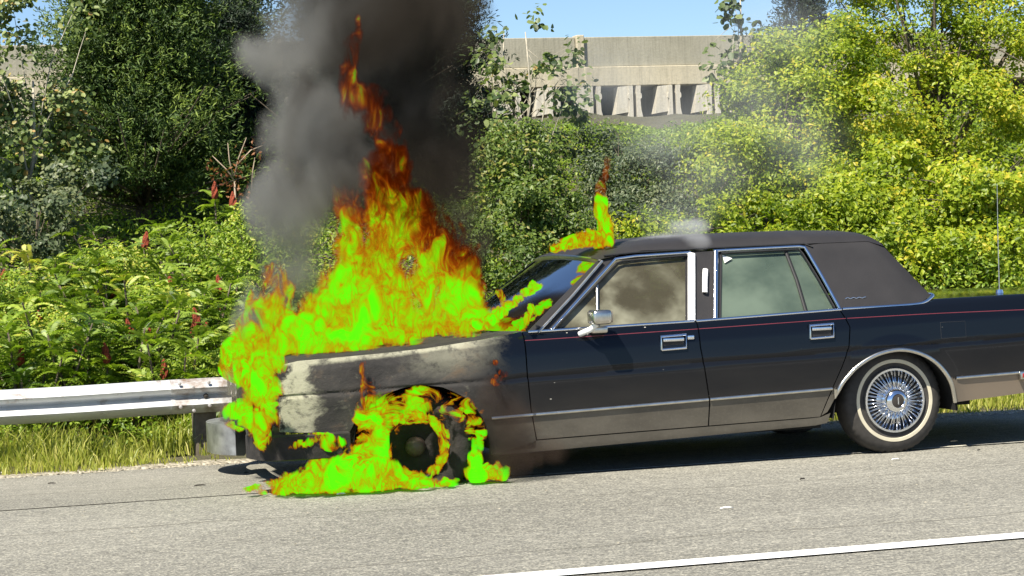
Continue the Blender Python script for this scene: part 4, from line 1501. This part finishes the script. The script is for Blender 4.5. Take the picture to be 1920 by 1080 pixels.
    # ------------ wheels
    def wheel(x, y, z, side, steer=0.0, burnt=False):
        w = bpy.data.objects.new('wheel', None); link(w, t)
        w.empty_display_size = .1
        w.location = (x, y, z)
        w.rotation_euler = (0, 0, (PI if side < 0 else 0) + steer)
        R = .335; rr = .205; wd = .20
        prof = [(rr - .01, .012), (rr + .008, .004), (rr + .04, -.006), (rr + .07, -.006), (R - .035, .004), (R - .014, .014), (R - .004, .028), (R, .05), (R + .001, wd / 2), (R, wd - .05), (R - .014, wd - .014), (R - .06, wd + .004), (rr, wd)]
        V = []; F = []
        seg = 96; n = len(prof)
        for k in range(seg):
            a = 2 * PI * k / seg
            for i, (r, yy) in enumerate(prof):
                if i in (5, 6) and k % 2: r -= .009
                zc = r * math.sin(a)
                xx = r * math.cos(a)
                fl = -z + .002
                if zc < fl:                       # weight of the car presses the tread flat
                    zc = fl + (zc - fl) * .04
                    yy = yy - .012 if yy < .1 else yy + .012
                V.append((xx, yy, zc))
        for k in range(seg):
            k2 = (k + 1) % seg
            for i in range(n - 1):
                F.append((k * n + i, k * n + i + 1, k2 * n + i + 1, k2 * n + i))
        ty = mk('tyre', V, F, MAT['char'] if burnt else MAT['tyre'], w, True, auto=30)
        if not burnt:
            lathe('whitewall', [(rr + .030, -.0045), (rr + .032, -.0085), (rr + .052, -.0085), (rr + .054, -.0045)], MAT['white_wall'], w, 96)
            cm = MAT['chrome']
            lathe('rim', [(.206, .010), (.206, -.004), (.200, -.014), (.188, -.014), (.182, -.004), (.178, .018)], cm, w, 72)
            lathe('rim_dish', [(.180, .018), (.12, .030), (.02, .034), (.001, .034)], MAT['black'], w, 48)
            # wire spokes in three crossing layers, joined: they are thinner than a pixel
            V = []; F = []
            for k in range(44):
                a = 2 * PI * k / 44
                for (r0, y0, r1, y1, da, th) in ((.072, -.028, .182, .000, .09 if k % 2 else -.09, .0032), (.070, -.020, .183, .010, -.06 if k % 2 else .06, .0028)):
                    tube_geo([(r0 * math.cos(a), y0, r0 * math.sin(a)), (r1 * math.cos(a + da), y1, r1 * math.sin(a + da))], th, 5, V, F)
            sp = mk('spokes', V, F, cm, w, True); sp['kind'] = 'stuff'
            lathe('hub_flare', [(.118, .006), (.090, -.016), (.070, -.030), (.060, -.034)], cm, w, 44)
            lathe('hub_cap', [(.078, -.024), (.072, -.042), (.058, -.056), (.044, -.060), (.040, -.056)], cm, w, 40)
            hb = lathe('hub_centre', [(.041, -.056), (.03, -.060), (.001, -.061)], MAT['dark'], w, 30)
            ribbon('hub_emblem', [(0, -.0605, -.022), (0, -.0605, .022)], .008, .002, cm, w)
        else:
            lathe('rim', [(.205, .012), (.205, -.004), (.19, -.012), (.180, .0), (.170, .045), (.14, .05), (.05, .05), (.001, .05)], MAT['char'], w, 48)
            o = lathe('hub', [(.058, .05), (.058, .0), (.05, -.025), (.03, -.04), (.001, -.044)], MAT['hubm'], w, 28)
        return w
    MAT['hubm'] = simple('scorched_hub', (.09, .065, .05), .6, .3, .3, 20)
    wheel(1.505, -.895, .325, 1)
    wheel(1.505, .895, .325, -1)
    wheel(-1.565, -.86, .225, 1, -.42, True)
    wheel(-1.565, .86, .24, -1, -.30, True)
    return t


def thing_part(name, parent):
    return link(bpy.data.objects.new(name, None), parent)


CAR = car()


# ------------------------------------------------------------------ fire and smoke
def lumps(blobs):
    """soft lumps given as (px, py, rx, ry, Y, depth radius in m) -> centres and radii in metres"""
    out = []
    for (px, py, rx, ry, Y, rd) in blobs:
        s = pxm(Y)
        out.append((at(px, py, Y), (rx / s / .95, rd, ry / s)))
    return out


def hull(name, blobs, voxel, grow, mat, parent=None, ground=None):
    """closed body round all lumps: a union of ellipsoids, a little larger than the burning gas inside it"""
    bm = bmesh.new()
    for c, r in lumps(blobs):
        g = bmesh.ops.create_icosphere(bm, subdivisions=3, radius=1.0)
        for v in g['verts']:
            v.co = Vector([c[k] + v.co[k] * r[k] * grow for k in range(3)])
    me = bpy.data.meshes.new(name)
    bm.to_mesh(me); bm.free()
    o = bpy.data.objects.new(name, me); COL.objects.link(o)
    md = o.modifiers.new('union', 'REMESH'); md.mode = 'VOXEL'; md.voxel_size = voxel
    dg = bpy.context.evaluated_depsgraph_get()
    m2 = bpy.data.meshes.new_from_object(o.evaluated_get(dg))
    bpy.data.objects.remove(o); bpy.data.meshes.remove(me)
    m2.name = name
    if ground is not None:
        for v in m2.vertices:
            if v.co.z < ground: v.co.z = ground + (v.co.z - ground) * .01
    m2.materials.clear(); m2.materials.append(mat)
    o = bpy.data.objects.new(name, m2)
    link(o, parent)
    return o


def field(nt, blobs, pos, k=.16):
    if isinstance(blobs, tuple):        # a ring: (centre, big radius, small radius)
        c, R, r = blobs
        a = N(nt, 'ShaderNodeVectorMath'); a.operation = 'SUBTRACT'
        nt.links.new(pos, a.inputs[0]); a.inputs[1].default_value = tuple(map(float, c))
        q = N(nt, 'ShaderNodeSeparateXYZ'); nt.links.new(a.outputs[0], q.inputs[0])
        rad = math_n(nt, 'SQRT', math_n(nt, 'ADD', math_n(nt, 'POWER', math_n(nt, 'MULTIPLY', q.outputs['X'], 1.12), 2.0), math_n(nt, 'POWER', q.outputs['Z'], 2.0)))
        dr = math_n(nt, 'SUBTRACT', rad, R)
        ln = math_n(nt, 'SQRT', math_n(nt, 'ADD', math_n(nt, 'MULTIPLY', dr, dr), math_n(nt, 'MULTIPLY', q.outputs['Y'], q.outputs['Y'])))
        return math_n(nt, 'SUBTRACT', 1.0, math_n(nt, 'DIVIDE', ln, r))
    """1 at the centre of a lump, 0 at its skin, joined smoothly over all lumps"""
    acc = None
    for c, r in lumps(blobs):
        a = N(nt, 'ShaderNodeVectorMath'); a.operation = 'SUBTRACT'
        nt.links.new(pos, a.inputs[0]); a.inputs[1].default_value = tuple(map(float, c))
        b = N(nt, 'ShaderNodeVectorMath'); b.operation = 'DIVIDE'
        nt.links.new(a.outputs[0], b.inputs[0]); b.inputs[1].default_value = tuple(map(float, r))
        l = N(nt, 'ShaderNodeVectorMath'); l.operation = 'LENGTH'
        nt.links.new(b.outputs[0], l.inputs[0])
        acc = l.outputs['Value'] if acc is None else math_n(nt, 'SMOOTH_MIN', acc, l.outputs['Value'], k)
    return math_n(nt, 'SUBTRACT', 1.0, acc)


def warped(nt, pos, scale, amount, up=.55):
    n = N(nt, 'ShaderNodeTexNoise'); n.inputs['Scale'].default_value = scale; n.inputs['Detail'].default_value = 3; n.inputs['Roughness'].default_value = .62
    mp = nt.nodes.new('ShaderNodeMapping'); mp.inputs['Scale'].default_value = (1, 1, up)
    nt.links.new(pos, mp.inputs[0]); nt.links.new(mp.outputs[0], n.inputs['Vector'])
    a = N(nt, 'ShaderNodeVectorMath'); a.operation = 'SUBTRACT'; nt.links.new(n.outputs['Color'], a.inputs[0]); a.inputs[1].default_value = (.5, .5, .5)
    b = N(nt, 'ShaderNodeVectorMath'); b.operation = 'MULTIPLY_ADD'
    nt.links.new(a.outputs[0], b.inputs[0]); b.inputs[1].default_value = (amount * 2, amount * 1.2, amount * 2.6); nt.links.new(pos, b.inputs[2])
    return b.outputs[0]


def gas(nt):
    nt.nodes.clear()
    return N(nt, 'ShaderNodeOutputMaterial'), coord(nt)


def flamemat(name, blobs, nscale=7.0, amp=1.0, edge=.55, hot=.0, zfade=None, xzfade=None, dens=40, step=.1, thr=.30, stretch=(1, 1, .55), tilt=.35, warp=None, kk=.2, detail=4, cap=.5):
    m = bpy.data.materials.new(name); m.use_nodes = True
    nt = m.node_tree
    out, pos = gas(nt)
    vv = coord(nt, scale=stretch, rot=(0, tilt, 0))
    f1 = noise_n(nt, vv, nscale, detail, .66, 1.1)
    f0 = noise_n(nt, vv, nscale * .33, 2, .5, .6)
    # -1..1 turbulence of two sizes
    tb = math_n(nt, 'ADD', math_n(nt, 'MULTIPLY', math_n(nt, 'SUBTRACT', f1, .5), 6.0 * amp), math_n(nt, 'MULTIPLY', math_n(nt, 'SUBTRACT', f0, .5), 5.2 * amp))
    wv = warp or (nscale * .55, .75 / nscale)
    e = field(nt, blobs, warped(nt, pos, *wv), kk)
    ee = math_n(nt, 'MINIMUM', math_n(nt, 'MULTIPLY', e, 1.5), cap)
    h = math_n(nt, 'ADD', math_n(nt, 'ADD', ee, tb), hot)
    sx = N(nt, 'ShaderNodeSeparateXYZ'); nt.links.new(pos, sx.inputs[0])
    hc = h
    if zfade: hc = math_n(nt, 'SUBTRACT', hc, mapr(nt, sx.outputs['Z'], zfade[0], zfade[1], 0, zfade[2]))
    if xzfade: hc = math_n(nt, 'SUBTRACT', hc, mapr(nt, math_n(nt, 'ADD', sx.outputs['X'], sx.outputs['Z']), xzfade[0], xzfade[1], 0, xzfade[2]))
    cr = ramp(nt, hc, [(.0, (.05, .006, .0)), (.18, (.17, .022, .002)), (.32, (.42, .085, .003)), (.42, (.60, .23, .004)), (.50, (.50, .48, .003)), (.56, (.20, .85, .002)), (.66, (.095, 1.0, .002)), (.95, (.13, 1.0, .006))])
    hd = math_n(nt, 'SUBTRACT', h, mapr(nt, sx.outputs['Z'], zfade[0], zfade[1], 0, zfade[2] * .42)) if zfade else h
    d = mapr(nt, hd, thr - .10, thr + .14, 0, 1, True)
    d = math_n(nt, 'MULTIPLY', d, mapr(nt, e, -.10, .12, 0, 1, True))
    dd = math_n(nt, 'MULTIPLY', d, dens)
    ab = N(nt, 'ShaderNodeVolumeAbsorption'); ab.inputs['Color'].default_value = (0, 0, 0, 1)
    em = N(nt, 'ShaderNodeEmission')
    nt.links.new(cr.outputs[0], em.inputs[0])
    nt.links.new(dd, ab.inputs['Density'])
    nt.links.new(math_n(nt, 'MULTIPLY', dd, 1.08 / (2 ** vs.exposure)), em.inputs['Strength'])
    ad = N(nt, 'ShaderNodeAddShader')
    nt.links.new(ab.outputs[0], ad.inputs[0]); nt.links.new(em.outputs[0], ad.inputs[1])
    nt.links.new(ad.outputs[0], out.inputs['Volume'])
    m.cycles.volume_step_rate = step
    return m


def flame(label, blobs, voxel, mk_kw, ground=None, grow=1.32):
    o = hull('flame', blobs, voxel, grow, flamemat('flame_gas', blobs, **mk_kw), ground=ground)
    tag(o, label, 'flame')
    return o


def smoke(name, label, blobs, voxel, dens, col, scale, step=.4, dark=None, amp=1.3, wid=.6, grow=1.3, off=.0, wamp=None):
    m = bpy.data.materials.new(name); m.use_nodes = True
    nt = m.node_tree
    out, pos = gas(nt)
    f = noise_n(nt, coord(nt, scale=(1, 1, .75)), scale, 4, .58, .7)
    tb = math_n(nt, 'MULTIPLY', math_n(nt, 'SUBTRACT', f, .5), amp)
    e = field(nt, blobs, warped(nt, pos, scale * 1.2, wamp or .2 / scale, .8), .3)
    h = math_n(nt, 'ADD', math_n(nt, 'MULTIPLY', e, 1.1), math_n(nt, 'ADD', tb, off))
    d = math_n(nt, 'MULTIPLY', mapr(nt, h, .0, wid, 0, 1, True), mapr(nt, e, -.12, .12, 0, 1, True))
    d = math_n(nt, 'MULTIPLY', d, dens)
    pv = N(nt, 'ShaderNodeVolumePrincipled')
    pv.inputs['Color'].default_value = (*col, 1)
    pv.inputs['Anisotropy'].default_value = .1
    if dark:  # shaded side and brown tinge are put into the smoke colour
        sx = N(nt, 'ShaderNodeSeparateXYZ'); nt.links.new(pos, sx.inputs[0])
        g = math_n(nt, 'ADD', sx.outputs['X'], math_n(nt, 'MULTIPLY', math_n(nt, 'SUBTRACT', f, .5), 2.4))
        nt.links.new(mixc(nt, mapr(nt, g, dark[0], dark[1], 0, 1, True), col, dark[2]), pv.inputs['Color'])
    nt.links.new(d, pv.inputs['Density'])
    nt.links.new(pv.outputs[0], out.inputs['Volume'])
    m.cycles.volume_step_rate = step
    o = hull(name, blobs, voxel, grow, m)
    tag(o, label, 'smoke', kind='stuff')
    return o


flame('large neon green and orange flame rising from the hood of the black car', [
    (452, 688, 30, 24, .1, .35), (505, 645, 56, 50, -.1, .5), (508, 580, 34, 44, .1, .25), (565, 640, 66, 44, -.25, .55), (640, 652, 70, 26, -.45, .35), (740, 645, 70, 22, -.45, .35), (860, 622, 60, 20, -.45, .35), (560, 668, 50, 18, -.5, .3), (520, 535, 34, 34, .1, .18),
    (625, 610, 62, 70, 0, .5), (690, 565, 84, 105, 0, .45), (704, 470, 70, 90, 0, .38), (694, 390, 58, 74, 0, .30), (722, 325, 46, 56, .05, .24), (738, 285, 30, 40, .05, .18),
    (765, 630, 66, 40, 0, .5), (850, 600, 66, 50, 0, .5), (835, 530, 66, 66, 0, .38), (806, 455, 72, 58, 0, .34), (862, 480, 38, 46, 0, .22), (770, 410, 56, 46, 0, .28),
    (908, 606, 36, 26, 0, .35)], .04, dict(nscale=9, amp=.62, hot=.0, zfade=(1.1, 1.95, .50), xzfade=(.02, .45, .42), dens=24, step=.09, warp=(3.2, .18)))
flame('thin red flame tongue leaping up inside the dark smoke column', [
    (728, 268, 34, 44, -.30, .12), (706, 225, 34, 42, -.30, .12), (668, 195, 34, 36, -.30, .12), (700, 190, 32, 26, -.30, .12), (650, 150, 20, 44, -.30, .09), (657, 100, 20, 44, -.30, .08), (668, 60, 12, 34, -.30, .06)],
    .022, dict(nscale=7.5, amp=.5, hot=-.26, dens=11, step=.15, thr=-.06, zfade=(1.6, 2.3, .14), cap=.42))
NX = [(440, 668, 24, 34, .12), (475, 690, 34, 34, .13), (505, 690, 26, 26, .12), (492, 730, 36, 40, .12), (500, 775, 26, 38, .11), (450, 770, 28, 18, .11), (440, 800, 24, 10, .1), (480, 790, 30, 14, .1), (488, 815, 16, 32, .08), (455, 705, 14, 30, .09)]
flame('green flame eating the grille and headlights at the nose of the car', [(a, b, c, d, yx(a, -2.50, b), e) for a, b, c, d, e in NX],
    .018, dict(nscale=11, amp=.8, hot=.0, dens=45, step=.14, warp=(6, .07)))
flame('green and orange flame filling the front wheel arch over the burning tyre', [
    (672, 862, 34, 50, -1.05, .10), (690, 800, 34, 50, -1.03, .08), (728, 768, 38, 36, -1.01, .06), (785, 750, 58, 26, -1.01, .06), (850, 764, 44, 34, -1.01, .05), (884, 790, 16, 34, -1.01, .04), (775, 782, 50, 16, -1.01, .04),
    (902, 800, 11, 46, -1.02, .03), (893, 862, 8, 44, -1.02, .03), (712, 838, 16, 40, -1.02, .05)],
    .016, dict(nscale=11, amp=.8, hot=.04, dens=60, step=.15, stretch=(.7, 1, 1), tilt=-.4, cap=.48, warp=(7, .055)))
flame('orange flame streaming up the fender from the left side of the wheel arch', [(700, 760, 22, 30, -1.03, .05), (694, 728, 20, 32, -1.03, .04), (686, 696, 12, 26, -1.03, .035)],
    .012, dict(nscale=11, amp=.7, hot=.02, dens=55, step=.15, cap=.42, thr=.14, warp=(7, .06)))
ringb = [(784 + 50 * math.cos(2 * PI * k / 30), 836 + 56 * math.sin(2 * PI * k / 30), 13, 12, -1.06, .035) for k in range(30)]
o = hull('flame', ringb, .008, 1.2, flamemat('flame_gas', (at(784, 836, -1.06), 56 / pxm(-1.06), .038), nscale=15, amp=.6, hot=.0, dens=90, step=.15, warp=(9, .03)))
tag(o, 'ring of flame round the rim of the front wheel', 'flame')
flame('low green flame spreading over the asphalt ahead of the front wheel', [
    (490, 922, 34, 9, -.92, .12), (530, 914, 42, 14, -.95, .16), (580, 902, 44, 24, -.95, .18), (640, 893, 48, 34, -1.0, .2), (700, 895, 48, 34, -1.05, .2), (765, 904, 52, 15, -1.08, .16), (825, 908, 36, 10, -1.08, .12), (600, 876, 26, 24, -.95, .1)],
    .016, dict(nscale=11, amp=.8, hot=.02, dens=55, step=.12), ground=.008)
flame('small green flame on the ground behind the front wheel', [(900, 888, 26, 16, -1.0, .10), (927, 884, 26, 18, -1.0, .10), (893, 862, 12, 22, -1.0, .06)], .012, dict(nscale=12, amp=.6, hot=.2, dens=80, step=.12), ground=.008)
flame('narrow green flame licking along the lower edge of the windshield', [(a, b, c, d, -.58, e) for a, b, c, d, e in (
    (900, 607, 20, 11, .08), (920, 598, 16, 10, .08), (936, 585, 14, 10, .08), (954, 570, 14, 9, .08), (972, 558, 14, 8, .07), (990, 546, 14, 8, .07), (1006, 534, 11, 9, .06), (938, 556, 7, 16, .05))],
    .014, dict(nscale=13, amp=.7, hot=.16, dens=80, step=.14, warp=(9, .05)))
flame('small curved green flame at the corner of the windshield and hood', [(995, 584, 6, 14, -.97, .04), (988, 598, 8, 11, -.97, .04), (972, 611, 10, 7, -.97, .04)], .01, dict(nscale=14, amp=.7, hot=.10, dens=90, step=.15))
flame('bright green flame on the front edge of the roof with a tall tongue', [
    (1050, 464, 17, 9, -.45, .08), (1072, 454, 24, 13, -.45, .14), (1100, 450, 28, 17, -.45, .16), (1128, 450, 23, 20, -.45, .14), (1134, 425, 15, 30, -.45, .09), (1127, 388, 12, 28, -.45, .06)],
    .012, dict(nscale=10, amp=.6, hot=.42, dens=80, step=.14, warp=(8, .05), zfade=(1.5, 1.75, .22)))
flame('faint red flame wisp above the green tongue on the roof', [(1129, 358, 10, 22, -.45, .05), (1133, 332, 9, 24, -.45, .04), (1138, 302, 9, 20, -.45, .04)], .010, dict(nscale=10, amp=.5, hot=-.32, dens=24, step=.15, thr=.0))
flame('flat green flame burning in the near end of the front bumper', [(562, 832, 24, 11, -1.02, .04), (592, 829, 28, 14, -1.02, .04), (622, 828, 22, 15, -1.02, .04)], .009, dict(nscale=14, amp=.6, hot=.32, dens=120, step=.15))
flame('tiny orange flame on the fender just ahead of the front door', [(930, 678, 7, 9, -1.02, .03), (947, 698, 10, 9, -1.02, .03), (937, 708, 10, 8, -1.02, .03), (927, 717, 9, 7, -1.02, .03)], .009, dict(nscale=14, amp=.4, hot=-.08, dens=60, step=.15, thr=.05))

smoke('smoke_column', 'thick grey and black smoke column rising from the burning hood', [
    (545, 400, 84, 110, .3, .45), (610, 350, 90, 110, .3, .5), (590, 225, 84, 90, .4, .5), (535, 100, 80, 90, .6, .5), (590, 40, 90, 110, .7, .6), (700, 80, 140, 150, .7, .7), (810, 50, 90, 120, .6, .6),
    (790, 200, 90, 110, .6, .55), (835, 320, 84, 110, .5, .45), (850, 440, 62, 100, .35, .4), (650, -110, 230, 150, .9, .8), (555, 520, 74, 90, .3, .4), (500, 610, 50, 70, .3, .3), (700, 300, 90, 120, .6, .4), (470, 665, 30, 50, .3, .25), (750, -330, 260, 180, 1.3, .9)],
    .10, 7.0, (.33, .33, .315), 1.9, .7, dark=(-2.0, -1.1, (.075, .064, .052)), amp=2.9, wid=1.05, off=.18, wamp=.27, grow=1.48)
smoke('smoke_haze', 'thin pale smoke drifting over the trees above the roof', [
    (1400, 180, 170, 150, 1.5, .9), (1510, 270, 130, 140, 1.6, .8), (1330, 330, 120, 100, 1.2, .7), (1250, 240, 120, 120, 1.5, .7), (1470, 60, 140, 110, 1.8, .9), (1130, 150, 150, 130, 1.6, .8), (1280, 410, 90, 50, .6, .5)],
    .12, .42, (.88, .90, .92), 1.1, 1.5, amp=1.8, wid=1.2)
smoke('smoke_wisp', 'small pale smoke wisp leaking over the top of the front door window', [
    (1265, 452, 70, 22, -.35, .22), (1305, 455, 30, 24, -.62, .16), (1215, 460, 50, 16, -.35, .18), (1290, 425, 50, 22, -.3, .16)],
    .03, 3.6, (.86, .87, .88), 4, .3, amp=1.1)
smoke('smoke_low', 'dark brown smoke hanging behind the burning wheel', [
    (960, 800, 56, 70, -1.08, .12), (1005, 850, 80, 36, -1.03, .14), (960, 860, 56, 44, -1.08, .12), (925, 760, 36, 60, -1.06, .08)],
    .03, 3.0, (.14, .10, .08), 4, .4, amp=1.4)
smoke('smoke_nose', 'greyish smoke curling round the burning nose of the car', [
    (455, 720, 36, 60, -.2, .2), (430, 770, 26, 50, 0, .2), (470, 640, 36, 50, .2, .2)],
    .04, 2.6, (.30, .27, .24), 4, .3, amp=1.1)
